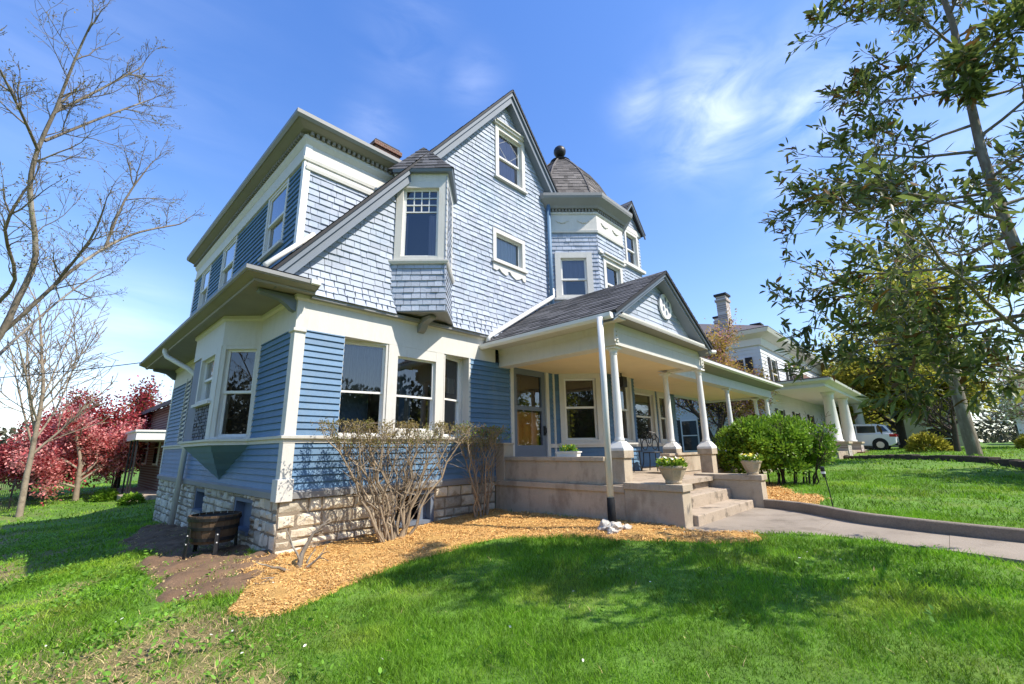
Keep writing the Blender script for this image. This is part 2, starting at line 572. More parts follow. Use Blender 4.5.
def leaf_arrays(pos, dirs, length, width, rng, droop=0.0):
    """folded diamond leaves: 2 quads-as-tris each. pos/dirs (N,3)"""
    n = len(pos)
    d = dirs + rng.normal(0, 0.25, (n, 3))
    d /= np.linalg.norm(d, axis=1, keepdims=True) + 1e-9
    up = rng.normal(0, 1, (n, 3)) * 0.75 + np.array([0, 0, 1.0])
    s = np.cross(d, up)
    s /= np.linalg.norm(s, axis=1, keepdims=True) + 1e-9
    nn = np.cross(s, d)
    L = (length * rng.uniform(0.65, 1.25, n))[:, None]
    Wd = (width * rng.uniform(0.7, 1.2, n))[:, None]
    base = pos
    c1 = pos + d * L * 0.30 - nn * Wd * .05
    c2 = pos + d * L * 0.68 - nn * Wd * .05 - np.array([0, 0, 1.0]) * L * droop * .4
    tip = pos + d * L - np.array([0, 0, 1.0]) * L * droop
    a1, b1 = c1 - s * Wd * .46 + nn * Wd * .16, c1 + s * Wd * .46 + nn * Wd * .16
    a2, b2 = c2 - s * Wd * .40 + nn * Wd * .14, c2 + s * Wd * .40 + nn * Wd * .14
    V = np.stack([base, a1, a2, tip, b2, b1], axis=1).reshape(-1, 3)
    i6 = np.arange(n)[:, None] * 6
    Fc = np.concatenate([i6 + np.array([0, 1, 2, 3])[None, :], i6 + np.array([0, 3, 4, 5])[None, :]], 1).reshape(-1, 4)
    return V, Fc


def leaves(name, pos, dirs, length, width, mat_name, parent, seed=1, droop=0.0):
    rng = np.random.default_rng(seed)
    pos, dirs = np.asarray(pos, float), np.asarray(dirs, float)
    V, Fc = leaf_arrays(pos, dirs, length, width, rng, droop)
    return np_mesh(name, V, Fc, mat_name, np.repeat(rng.uniform(0, 1, len(Fc) // 2), 2), parent)


# ------------------------------------------------------------------ ground height
CTRL = np.array([
    (0, 0, -1.37), (0, .5, -1.42), (0, 4, -1.48), (0, 9, -1.70), (4.1, 0, -1.21), (4.2, -3.9, -1.14), (3.4, -3.1, -1.16), (-.7, 1, -1.43),
    (-.9, -1.6, -1.45), (1.5, -1.2, -1.31), (-2.4, -6.8, -1.52), (1, -4, -1.36), (-4, 0, -1.78), (-4, 6, -1.98), (-3, 12, -1.96), (0, 14, -1.85),
    (-1, 25, -1.85), (-12, 20, -2.35), (-12, 0, -2.3), (-12, -10, -2.2), (4.5, -7, -1.13), (7, -4.1, -1.14), (5.5, -7.2, -1.13),
    (8, -5.5, -.98), (9, -7, -.97), (13, -5, -.92), (16, -9, -.84), (17.5, -7.5, -.66), (25, -3, -.72), (23, -8, -.50), (29, -3, -.55), (40, -3, -.38), (60, 0, -.25),
    (40, -15, -.32), (10, -14, -1.1), (0, -14, -1.5), (0, -30, -1.5), (20, -30, -1), (12, 3, -1.05), (20, 10, -.8), (40, 20, -.5), (20, 30, -1.3)])


def _phi(r):
    return np.where(r > 1e-9, r * r * np.log(r + 1e-12), 0)


_d = np.linalg.norm(CTRL[:, None, :2] - CTRL[None, :, :2], axis=2)
_n = len(CTRL)
_A = np.zeros((_n + 3, _n + 3))
_A[:_n, :_n] = _phi(_d) + np.eye(_n) * 0.6
_A[:_n, _n] = 1
_A[:_n, _n + 1:] = CTRL[:, :2]
_A[_n, :_n] = 1
_A[_n + 1:, :_n] = CTRL[:, :2].T
_w = np.linalg.solve(_A, np.concatenate([CTRL[:, 2], np.zeros(3)]))


def H(x, y):
    x, y = np.atleast_1d(np.asarray(x, float)), np.atleast_1d(np.asarray(y, float))
    xc, yc = np.clip(x, -14, 62), np.clip(y, -32, 32)
    r = np.sqrt((xc[:, None] - CTRL[None, :, 0]) ** 2 + (yc[:, None] - CTRL[None, :, 1]) ** 2)
    z = _phi(r) @ _w[:_n] + _w[_n] + xc * _w[_n + 1] + yc * _w[_n + 2]
    return np.clip(z, -3, -0.2)


def hz(x, y):
    return float(H(x, y)[0])


def inpoly(x, y, poly):
    x, y = np.asarray(x), np.asarray(y)
    res = np.zeros(x.shape, bool)
    n = len(poly)
    for i in range(n):
        x0, y0 = poly[i]
        x1, y1 = poly[(i + 1) % n]
        c = ((y0 > y) != (y1 > y)) & (x < (x1 - x0) * (y - y0) / (y1 - y0 + 1e-12) + x0)
        res ^= c
    return res


def vnoise(x, y, s, seed=0):
    """cheap smooth value noise"""
    r = np.random.default_rng(seed)
    g = r.uniform(-1, 1, (256, 256))
    fx, fy = np.asarray(x) * s + 1000.3, np.asarray(y) * s + 1000.7
    ix, iy = np.floor(fx).astype(int), np.floor(fy).astype(int)
    tx, ty = fx - ix, fy - iy
    tx, ty = tx * tx * (3 - 2 * tx), ty * ty * (3 - 2 * ty)
    a, b = g[ix % 256, iy % 256], g[(ix + 1) % 256, iy % 256]
    c, d = g[ix % 256, (iy + 1) % 256], g[(ix + 1) % 256, (iy + 1) % 256]
    return (a * (1 - tx) + b * tx) * (1 - ty) + (c * (1 - tx) + d * tx) * ty


HOUSE_POLY = [(0, 0), (4.15, 0), (4.15, -4.05), (7.3, -4.15), (7.3, -2.3), (17.6, -2.3), (17.6, 9), (0, 9)]
PATH_POLY = [(3.95, -3.86), (4.02, -4.2), (4.2, -4.55), (4.58, -5.1), (4.68, -5.66), (4.58, -6.19), (4.48, -6.7), (4.40, -7.12), (4.34, -8.5), (4.2, -14), (5.5, -14), (5.42, -8.5), (5.44, -7.2), (5.48, -6.7), (5.61, -6.15), (5.86, -5.6), (6.46, -4.98), (6.86, -4.45), (7.0, -4.12), (7.0, -3.9)]
MULCH_POLY = [(-.55, -.05), (-.62, -1.1), (-.95, -1.75), (-.6, -2.2), (.07, -2.0), (.9, -1.75), (1.9, -1.85), (2.75, -2.15), (3.05, -2.9), (3.1, -3.75), (3.5, -4.5), (3.95, -4.95), (4.3, -4.78), (4.12, -4.3), (4.05, -3.95), (4.1, -3.5), (4.12, .05), (0, .05)]
MULCH2_POLY = [(7.02, -4.3), (7.2, -4.2), (7.25, -2.35), (11.5, -2.35), (11.8, -3.0), (10.6, -3.55), (9.3, -4.05), (8.6, -4.6), (8.0, -5.0), (7.0, -4.75)]
DIRT_POLY = [(.05, -.35), (-.55, -.9), (-.9, -1.45), (-1.2, -.9), (-1.05, .0), (-1.25, 1.2), (-1.0, 2.6), (-1.2, 4.2), (-.8, 5.6), (-.4, 7.5), (.05, 7.5)]


def axis_grid(lo, hi, c0, c1, fine, grow=1.16):
    pts = list(np.arange(c0, c1 + 1e-6, fine))
    step, x = fine, pts[-1]
    while x < hi:
        step *= grow
        x += step
        pts.append(min(x, hi))
    step, x = fine, pts[0]
    while x > lo:
        step *= grow
        x -= step
        pts.insert(0, max(x, lo))
    return np.array(pts)


def thin(x, y):
    """worn, weedy grass on the left of the lawn: 0 lush .. 1 bare"""
    left = np.clip((-.2 - x - .08 * (y + 4)) / 1.0, 0, 1)
    return left * np.clip(.28 + .9 * vnoise(x, y, .8, 31) + .5 * vnoise(x, y, 2.7, 32), 0, 1)


def build_ground():
    gx, gy = axis_grid(-300, 900, -7, 12, 0.2), axis_grid(-300, 600, -9, 10, 0.2)
    X, Y = np.meshgrid(gx, gy)
    x, y = X.ravel(), Y.ravel()
    z = np.concatenate([H(x[i:i + 20000], y[i:i + 20000]) for i in range(0, len(x), 20000)])
    z += 0.03 * vnoise(x, y, 0.9, 3) + 0.012 * vnoise(x, y, 3.1, 4)
    for poly, dz in ((PATH_POLY, 0.06), (HOUSE_POLY, 0.08)):
        z[inpoly(x, y, poly)] -= dz
    nx, ny = len(gx), len(gy)
    i = np.arange(nx * ny).reshape(ny, nx)
    f = np.stack([i[:-1, :-1], i[:-1, 1:], i[1:, 1:], i[1:, :-1]], axis=-1).reshape(-1, 4)
    o = np_mesh('lawn_ground', np.stack([x, y, z], 1), f, 'ground', np.clip(thin(x[f[:, 0]], y[f[:, 0]]) * .9, 0, .8))
    for p in o.data.polygons:
        p.use_smooth = True
    return tag(o, kind='structure')


build_ground()


def draped(name, poly, mname, lift, cell=0.08, rough=0.015, edge=0.08, kind='structure', rim=.25):
    xs = [p[0] for p in poly]
    ys = [p[1] for p in poly]
    gx, gy = np.arange(min(xs) - .2, max(xs) + .2, cell), np.arange(min(ys) - .2, max(ys) + .2, cell)
    X, Y = np.meshgrid(gx, gy)
    x, y = X.ravel(), Y.ravel()
    ny_, nx_ = len(gy), len(gx)
    wx, wy = x + edge * vnoise(x, y, 2.1, 7) + edge * .6 * vnoise(x, y, 6, 17), y + edge * vnoise(x, y, 2.3, 8) + edge * .6 * vnoise(x, y, 6.5, 18)
    ins = inpoly(wx, wy, poly)
    z = np.concatenate([H(x[i:i + 20000], y[i:i + 20000]) for i in range(0, len(x), 20000)]) + lift
    z += 0.03 * vnoise(x, y, 0.9, 3) + 0.012 * vnoise(x, y, 3.1, 4) if rough else 0
    z += rough * vnoise(x, y, 5, 9) + rough * 0.7 * vnoise(x, y, 13, 10)
    nx, ny = len(gx), len(gy)
    # the rim dips under the turf so that the edge breaks up softly
    mk = ins.reshape(ny, nx).astype(float)
    for _ in range(int(rim / cell)):
        q = np.pad(mk, 1, mode='edge')
        mk = (q[:-2, 1:-1] + q[2:, 1:-1] + q[1:-1, :-2] + q[1:-1, 2:] + q[1:-1, 1:-1]) / 5
    z -= .085 * np.clip(1 - (mk.ravel() - .12) / .5, 0, 1) ** 1.5
    I = np.arange(nx * ny).reshape(ny, nx)
    m_ = mk > .06
    keep = m_[:-1, :-1] & m_[:-1, 1:] & m_[1:, 1:] & m_[1:, :-1]
    f = np.stack([I[:-1, :-1], I[:-1, 1:], I[1:, 1:], I[1:, :-1]], axis=-1)[keep]
    o = np_mesh(name, np.stack([x, y, z], 1), f, mname)
    for p in o.data.polygons:
        p.use_smooth = True
    return tag(o, kind=kind)


draped('mulch_bed', MULCH_POLY, 'mulch', 0.03, cell=.06)
draped('mulch_bed', MULCH2_POLY, 'mulch', 0.02)
draped('bare_soil', DIRT_POLY, 'soil', 0.035, cell=.05, rough=0.03, edge=0.22, rim=.5)


def clip_convex(pts, region):
    """Sutherland-Hodgman, region counter-clockwise"""
    out = pts
    n = len(region)
    for i in range(n):
        a, b = region[i], region[(i + 1) % n]
        inp, out = out, []
        if not inp:
            return []

        def side(p):
            return (b[0] - a[0]) * (p[1] - a[1]) - (b[1] - a[1]) * (p[0] - a[0])
        for j in range(len(inp)):
            p, q_ = inp[j], inp[(j + 1) % len(inp)]
            sp, sq = side(p), side(q_)
            if sp >= -1e-9:
                out.append(p)
            if (sp > 1e-9 and sq < -1e-9) or (sp < -1e-9 and sq > 1e-9):
                t = sp / (sp - sq)
                out.append((p[0] + (q_[0] - p[0]) * t, p[1] + (q_[1] - p[1]) * t))
    return out


def build_path():
    # concrete slab with thickness, cut by joints
    b = MB('path')
    cuts = [-3.7, -5.35, -6.6, -7.75, -9.1, -10.6, -14.2]
    for k in range(len(cuts) - 1):
        ya, yb = cuts[k] - .002, cuts[k + 1] + .002
        sub = clip_convex(PATH_POLY, [(0, yb), (12, yb), (12, ya), (0, ya)])
        if len(sub) < 3:
            continue
        dz = RNG.uniform(-.004, .004)
        top = [Vector((x, y, hz(x, y) + 0.012 + dz)) for x, y in sub]
        b.prism([p - Vector((0, 0, 0.12)) for p in top], top, 'path')
    o = b.build('garden_path')
    tag(o, kind='structure')
    # kerb on the lawn side
    line = [(7.02, -4.14), (6.87, -4.45), (6.47, -4.98), (5.87, -5.6), (5.62, -6.15), (5.49, -6.7), (5.45, -7.2), (5.43, -8.5), (5.5, -14)]
    # resample smoothly
    pts = []
    for i in range(len(line) - 1):
        for k in range(6):
            t = k / 6
            p0, p1, p2, p3 = (Vector(line[max(0, min(len(line) - 1, j))]) for j in (i - 1, i, i + 1, i + 2))
            pts.append(0.5 * ((2 * p1) + (p2 - p0) * t + (2 * p0 - 5 * p1 + 4 * p2 - p3) * t * t + (3 * p1 - p0 - 3 * p2 + p3) * t ** 3))
    pts.append(Vector(line[-1]))
    kb = MB('kerb')
    n = len(pts)
    rows = []
    for i, p in enumerate(pts):
        d = (pts[min(i + 1, n - 1)] - pts[max(0, i - 1)]).normalized()
        nrm = Vector((-d.y, d.x))
        zt = hz(p.x, p.y) + 0.155
        row = []
        for off, z in ((0.0, zt - 0.35), (0.0, zt - 0.012), (0.012, zt), (0.12, zt), (0.135, zt - 0.012), (0.135, zt - 0.35)):
            q = p + nrm * off
            row.append((q.x, q.y, z))
        rows.append(row)
    fs = []
    for i in range(n - 1):
        for a in range(5):
            fs.append((i * 6 + a, i * 6 + a + 1, (i + 1) * 6 + a + 1, (i + 1) * 6 + a))
    fs += [tuple(range(6)), tuple((n - 1) * 6 + a for a in range(5, -1, -1))]
    kb.mesh([q for r in rows for q in r], fs, 'kerb')
    o = kb.build('path_kerb')
    tag(o, kind='structure')


build_path()

# ------------------------------------------------------------------ wall cladding helpers


def rect_minus(r, holes):
    rs = [r]
    for (hs0, hs1, hz0, hz1) in holes:
        nr = []
        for (s0, s1, z0, z1) in rs:
            if s1 <= hs0 or s0 >= hs1 or z1 <= hz0 or z0 >= hz1:
                nr.append((s0, s1, z0, z1))
                continue
            if s0 < hs0:
                nr.append((s0, hs0, z0, z1))
            if s1 > hs1:
                nr.append((hs1, s1, z0, z1))
            a, b = max(s0, hs0), min(s1, hs1)
            if z0 < hz0:
                nr.append((a, b, z0, hz0))
            if z1 > hz1:
                nr.append((a, b, hz1, z1))
        rs = nr
    return rs


def courses(mb, F, region, e, thick, holes=(), wid=None, mname='clap', dfun=None, d0=0.0, zstart=None, rng=RNG, jag=0.0, rect=None):
    """lapped siding: each course leans out at its lower edge. region: convex (s,z) polygon ccw. wid=(lo,hi) cuts a course into shingles"""
    zmin, zmax = min(p[1] for p in region), max(p[1] for p in region)
    smin, smax = min(p[0] for p in region), max(p[0] for p in region)
    z = zmin if zstart is None else zstart
    while z < zmax:
        z1 = z + e
        cuts = []
        s = smin
        if wid:
            s = smin - rng.uniform(0, wid[1])
            while s < smax:
                w = rng.uniform(*wid)
                cuts.append((s, s + w - rng.uniform(0.003, 0.009)))
                s += w
        else:
            # boards of some metres with a faint butt joint
            s = smin
            while s < smax:
                w = rng.uniform(2.2, 4.5)
                cuts.append((s, min(s + w, smax)))
                s += w
        for (a, b) in cuts:
            t = rng.uniform(0, 1)
            jz = rng.uniform(-jag, jag)
            th = thick * (rng.uniform(0.75, 1.35) if wid else 1.0)
            for (s0, s1, za, zb) in rect_minus((a, b, z, z1), holes):
                low = za <= z + 1e-6
                zaj = za + (jz if low else 0)
                poly = clip_convex([(s0, zaj), (s1, zaj), (s1, zb + (0.012 if wid else 0)), (s0, zb + (0.012 if wid else 0))], region)
                if len(poly) < 3:
                    continue

                def dd(pz):
                    base = dfun(pz) if dfun else 0.0
                    return d0 + base + th * max(0.0, min(1.0, 1 - (pz - z) / e)) + 0.002
                mb.poly([F.p(ps, pz, dd(pz)) for ps, pz in poly], mname, t)
                n = len(poly)
                for i in range(n):
                    p, q_ = poly[i], poly[(i + 1) % n]
                    if abs(p[1] - q_[1]) < 1e-6 and p[1] <= zaj + 1e-6 and low:
                        base = dfun(p[1]) if dfun else 0.0
                        mb.poly([F.p(p[0], p[1], d0 + base - 0.004), F.p(q_[0], q_[1], d0 + base - 0.004), F.p(q_[0], q_[1], dd(q_[1])), F.p(p[0], p[1], dd(p[1]))], mname, t)
                    elif wid and abs(p[0] - q_[0]) < 1e-6:
                        base = dfun(p[1]) if dfun else 0.0
                        mb.poly([F.p(p[0], p[1], d0 + base - .004), F.p(q_[0], q_[1], d0 + base - .004), F.p(q_[0], q_[1], dd(q_[1])), F.p(p[0], p[1], dd(p[1]))], mname, t)
        z = z1


HOUSE = empty('blue_house', (4.0, 3.0, -1.3), 'large blue Victorian house with shingled gable, octagonal turret and cream porch', 'house')


def window(F, s0, s1, z0, z1, cas=0.10, rail=0.5, sill=True, head=0.0, curtain=None, muntin=None, depth=0.35, csill=None, proud=0.045, d0=0.0, parent=None, sash=0.05, trim='trim', blind_to=0.0, lattice=False, inset=0.0):
    """double hung window: casing, two sashes, panes, dark room behind. outer casing rectangle given"""
    parent = parent or HOUSE
    b = MB(trim, 'dark', 'white')
    i0, i1, j0, j1 = s0 + cas, s1 - cas, z0 + (cas * 0.6 if csill is None else csill), z1 - cas
    pr = d0 + proud
    b.fbox(F, s0, i0, z0, z1, d0 - 0.03, pr, trim)
    b.fbox(F, i1, s1, z0, z1, d0 - 0.03, pr, trim)
    b.fbox(F, i0, i1, j1, z1, d0 - 0.03, pr - 0.003, trim)
    b.fbox(F, i0, i1, z0, j0, d0 - 0.03, pr - 0.003, trim)
    if sill:
        b.fbox(F, s0 - 0.04, s1 + 0.04, z0 - 0.05, z0 + 0.002, d0 - 0.03, pr + 0.05, trim)
    if head:
        b.fbox(F, s0 - 0.06, s1 + 0.06, z1 + 0.001, z1 + head, d0 - 0.03, pr + 0.05, trim)
        b.fbox(F, s0 - 0.03, s1 + 0.03, z1 + head, z1 + head + 0.03, d0 - 0.03, pr + 0.09, trim)
    # reveals
    for (a, c) in ((i0 - 0.004, i0 + 0.004), (i1 - 0.004, i1 + 0.004)):
        b.fbox(F, a, c, j0, j1, d0 - 0.10, d0 - 0.031, 'white')
    b.fbox(F, i0, i1, j1 - 0.006, j1 + .01, d0 - 0.10, d0 - 0.031, 'white')
    b.fbox(F, i0, i1, j0 - 0.01, j0 + 0.006, d0 - 0.10, d0 - 0.031, 'white')
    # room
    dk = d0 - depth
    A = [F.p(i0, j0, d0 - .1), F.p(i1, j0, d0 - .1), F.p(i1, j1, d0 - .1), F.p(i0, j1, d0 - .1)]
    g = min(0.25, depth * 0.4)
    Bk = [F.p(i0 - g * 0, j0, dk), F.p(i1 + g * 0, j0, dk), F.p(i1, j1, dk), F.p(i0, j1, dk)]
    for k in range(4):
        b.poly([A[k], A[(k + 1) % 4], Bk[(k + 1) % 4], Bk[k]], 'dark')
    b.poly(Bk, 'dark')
    mid = j0 + (j1 - j0) * rail
    sw = sash
    for (za, zb, dd) in ((mid - 0.018, j1, d0 - 0.045 + inset), (j0, mid + 0.018, d0 - 0.08 + inset)) if rail else ((j0, j1, d0 - 0.05 + inset),):
        b.fbox(F, i0 + 0.005, i0 + sw, za, zb, dd - 0.03, dd, 'white')
        b.fbox(F, i1 - sw, i1 - 0.005, za, zb, dd - 0.03, dd, 'white')
        b.fbox(F, i0 + sw, i1 - sw, zb - sw * 0.8, zb, dd - 0.03, dd, 'white')
        b.fbox(F, i0 + sw, i1 - sw, za, za + sw * 0.9, dd - 0.03, dd, 'white')
    if muntin:
        nx, nz, zlo = muntin
        zlo = j0 + (j1 - j0) * zlo
        za, zb, sa, sb = zlo, j1 - sw * 0.8, i0 + sw, i1 - sw
        for k in range(0 if zlo > j0 + .01 else 1, nz):
            zz = za + (zb - za) * k / nz
            b.fbox(F, sa, sb, zz - 0.011, zz + 0.011, d0 - 0.072, d0 - 0.048, 'white')
        for k in range(1, nx):
            ss = sa + (sb - sa) * k / nx
            b.fbox(F, ss - 0.010, ss + 0.010, za, zb, d0 - 0.070, d0 - 0.050, 'white')
    if lattice:
        sa, sb = i0 + sw, i1 - sw
        cx, cz = (sa + sb) / 2, (mid + j1) / 2
        for (p, q_) in (((sa, cz), (cx, j1 - sw)), ((cx, j1 - sw), (sb, cz)), ((sb, cz), (cx, mid)), ((cx, mid), (sa, cz))):
            b.tube([F.p(p[0], p[1], d0 - .055), F.p(q_[0], q_[1], d0 - .055)], 0.0035, 4, 'white')
    w = b.build('window', parent)
    g_ = MB('glass')
    if rail:
        g_.poly([F.p(i0 + sw, mid, d0 - 0.06 + inset), F.p(i1 - sw, mid, d0 - 0.06 + inset), F.p(i1 - sw, j1 - sw * .8, d0 - 0.06 + inset), F.p(i0 + sw, j1 - sw * .8, d0 - 0.06 + inset)])
        g_.poly([F.p(i0 + sw, j0 + sw * .8, d0 - 0.095 + inset), F.p(i1 - sw, j0 + sw * .8, d0 - 0.095 + inset), F.p(i1 - sw, mid, d0 - 0.095 + inset), F.p(i0 + sw, mid, d0 - 0.095 + inset)])
    else:
        g_.poly([F.p(i0 + sw, j0 + sw * .8, d0 - 0.065), F.p(i1 - sw, j0 + sw * .8, d0 - 0.065), F.p(i1 - sw, j1 - sw * .8, d0 - 0.065), F.p(i0 + sw, j1 - sw * .8, d0 - 0.065)])
    g_.build('pane', w)
    if curtain:
        cm_, spans = curtain
        c_ = MB(cm_)
        for (u0, u1, v0, v1) in spans:
            sa, sb = i0 + (i1 - i0) * u0, i0 + (i1 - i0) * u1
            za, zb = j0 + (j1 - j0) * v0, j0 + (j1 - j0) * v1
            n = max(6, int((sb - sa) / 0.03))
            for k in range(n):
                a, c = sa + (sb - sa) * k / n, sa + (sb - sa) * (k + 1) / n
                da, dc = (d0 - 0.128 + 0.014 * math.sin(x * 60 + 1.5 * math.sin(x * 17)) for x in (a, c))
                c_.poly([F.p(a, za, da), F.p(c, za, dc), F.p(c, zb, dc), F.p(a, zb, da)], cm_)
        c_.build('curtain', w)
    return w


def hole(s0, s1, z0, z1, cas=0.10):
    g = cas * 0.55
    return (s0 + g, s1 - g, z0 + g, z1 - g)


# ------------------------------------------------------------------ the house: first floor
X_PW = 4.15
FL = fr2((0, 9.0), (0, 0))          # left wall, s = 9 - y
FM = fr2((0, 0), (13, 0))           # main wall
BAYL = [(0, 4.55), (-.465, 4.085), (-.465, 2.015), (0, 1.55)]
Z_TAB0, Z_TAB1, Z_FR0, Z_FR1 = 0.14, 0.245, 1.83, 2.36


def stone_wall(name, F, s0, s1, ztop, zbot, holes=(), rubble=False, seed=3):
    rng = random.Random(seed)
    b = MB('stone', 'mortar')
    for (a, c, z0, z1) in rect_minus((s0, s1, zbot, ztop), holes):
        b.fbox(F, a, c, z0, z1, -0.3, -0.012, 'mortar')
    z = zbot
    while z < ztop - 0.02:
        h = rng.choice((0.13, 0.17, 0.2, 0.23)) if rubble else rng.choice((0.11, 0.14, 0.17, .2))
        if ztop - (z + h) < 0.09:
            h = ztop - z
        s = s0
        while s < s1:
            w = rng.uniform(0.14, 0.34) if rubble else rng.uniform(0.15, 0.5)
            if s1 - (s + w) < 0.1:
                w = s1 - s
            stack = [(z, z + h)]
            if rubble and rng.random() < 0.4 and h > .15:
                m_ = z + h * rng.uniform(.4, .6)
                stack = [(z, m_), (m_, z + h)]
            for (za, zb) in stack:
                for (a, c, p, q_) in rect_minus((s, s + w, za, zb), holes):
                    if c - a < 0.05 or q_ - p < 0.04:
                        continue
                    g = rng.uniform(.006, .013)
                    j = lambda k=0.008: rng.uniform(-k, k)
                    d = rng.uniform(0.0, 0.02)
                    ins = min(.016, (c - a) * .25, (q_ - p) * .25)
                    back = [(a + g, p + g), (c - g, p + g), (c - g, q_ - g), (a + g, q_ - g)]
                    if rubble:
                        back = [(x + j(.012), y + j(.012)) for x, y in back]
                    front = [(back[0][0] + ins + j(), back[0][1] + ins + j()), (back[1][0] - ins + j(), back[1][1] + ins + j()),
                             (back[2][0] - ins + j(), back[2][1] - ins + j()), (back[3][0] + ins + j(), back[3][1] - ins + j())]
                    cen = (sum(x for x, _ in front) / 4 + j(.03), sum(y for _, y in front) / 4 + j(.03))
                    v = [F.p(x, y, -0.02) for x, y in back] + [F.p(x, y, d * .8 + j(.008)) for x, y in front] + [F.p(cen[0], cen[1], d + rng.uniform(.004, .02))]
                    fs = [(0, 1, 5, 4), (1, 2, 6, 5), (2, 3, 7, 6), (3, 0, 4, 7), (4, 5, 8), (5, 6, 8), (6, 7, 8), (7, 4, 8)]
                    b.mesh(v, fs, 'stone', rng.uniform(0, 1))
            s += w
        z += h
    return b.build(name, HOUSE)


BW = [(9 - 4.82, 9 - 4.0, -1.14, -.69), (9 - 2.04, 9 - 1.10, -1.22, -.70)]
BWM = [(1.79, 2.64, -1.23, -.68)]
stone_wall('foundation', FL, 0, 9.0, -.63, -2.0, BW, True, 5)
stone_wall('foundation', FM, 0.0, X_PW, -.63, -1.7, BWM, False, 6)
for F, hs in ((FL, BW), (FM, BWM)):
    for k, (a, c, z0, z1) in enumerate(hs):
        b = MB('basement', 'dark')
        b.fbox(F, a, c, z0, z1, -0.5, -0.42, 'dark')
        b.fbox(F, a, a + .07, z0, z1, -.419, -.02, 'basement')
        b.fbox(F, c - .07, c, z0, z1, -.419, -.02, 'basement')
        b.fbox(F, a + .07, c - .07, z1 - .06, z1, -.419, -.02, 'basement')
        b.fbox(F, a + .07, c - .07, z0, z0 + .05, -.419, .02, 'basement')
        if F is FL:
            b.fbox(F, a + .07, a + (c - a) * .5, z0 + .05, z1 - .06, -.2, -.16, 'basement')
        else:
            b.fbox(F, c - .22, c - .07, z0 + .05, z1 - .06, -.2, -.16, 'basement')
        b.build('basement_window', HOUSE)

# drip board and water table
b = MB('fascia')
b.sweep([(0, 9.0), (0, 0), (X_PW, 0)], [(-.1, -.63), (.055, -.63), (.06, -.545), (.025, -.515), (-.1, -.515)], 'fascia')
b.build('drip_board', HOUSE)
b = MB('trim')
tp = [(0, 9.0), (0, 4.55), (-.465, 4.085), (-.465, 2.015), (0, 1.55), (0, 0), (X_PW, 0)]
b.sweep(tp, [(-.1, Z_TAB0), (.035, Z_TAB0), (.035, Z_TAB1 - .05), (.075, Z_TAB1 - .045), (.08, Z_TAB1 - .01), (.02, Z_TAB1), (-.1, Z_TAB1)], 'trim')
b.build('water_table', HOUSE)
# frieze band round first floor
b = MB('trim')
b.sweep([(0, 9.0), (0, 4.55), (-.465, 4.085), (-.465, 2.015), (0, 1.55), (0, 0), (X_PW, 0)], [(-.12, Z_FR0), (.022, Z_FR0), (.022, Z_FR1), (-.12, Z_FR1)], 'trim')
b.sweep([(0, 9.0), (0, 4.55), (-.465, 4.085), (-.465, 2.015), (0, 1.55), (0, 0), (X_PW, 0)], [(.023, Z_FR1 - .09), (.06, Z_FR1 - .06), (.06, Z_FR1 - .002), (.023, Z_FR1 - .002)], 'trim')
b.build('frieze', HOUSE)

# clapboards
E1 = 0.098
b = MB('clap', 'trim', 'dark')


def rc(s0, s1, z0, z1):
    return [(s0, z0), (s1, z0), (s1, z1), (s0, z1)]


courses(b, FL, rc(0, 9.0, -.515, Z_TAB0), E1, .024)
courses(b, FL, rc(0, 9 - 4.55, Z_TAB1, Z_FR0), E1, .024)
courses(b, FL, rc(9 - 1.55, 9.0, Z_TAB1, Z_FR0), E1, .024)
courses(b, FM, rc(0, X_PW, -.515, Z_TAB0), E1, .024)
courses(b, FM, rc(0, .76, Z_TAB1, Z_FR0), E1, .024)
courses(b, FM, rc(3.42, 4.62, Z_TAB1, Z_FR0), E1, .024)
courses(b, FM, rc(X_PW, 4.62, -.58, Z_TAB1), E1, .024)
b.build('clapboard_wall', HOUSE)
b = MB('trim')
# corner boards
b.fbox(FL, 9 - .13, 9 + .028, -.42, Z_FR0 - .002, -.02, .028)
b.fbox(FM, 0.0, .135, -.42, Z_FR0 - .002, -.02, .0279)
b.sweep([(0, .13), (0, 0), (.135, 0)], [(.03, Z_FR0 - .06), (.055, Z_FR0 - .05), (.055, Z_FR0 - .005), (.03, Z_FR0 - .005)])
b.box((-.06, -.06, -.66), (.16, .15, -.36))
b.build('corner_board', HOUSE, bevel=.006)
b = MB('trim')
b.fbox(FL, -.02, .11, -.5, Z_FR0 - .002, -.02, .028)
b.build('corner_board', HOUSE, bevel=.006)
b = MB('trim')
b.fbox(FL, 9 - 4.66, 9 - 4.55, Z_TAB1, Z_FR0, -.02, .026)
b.build('corner_board', HOUSE, bevel=.006)
b = MB('trim')
b.fbox(FL, 9 - 1.56, 9 - 1.50, Z_TAB1, Z_FR0, -.02, .026)
b.build('corner_board', HOUSE, bevel=.006)

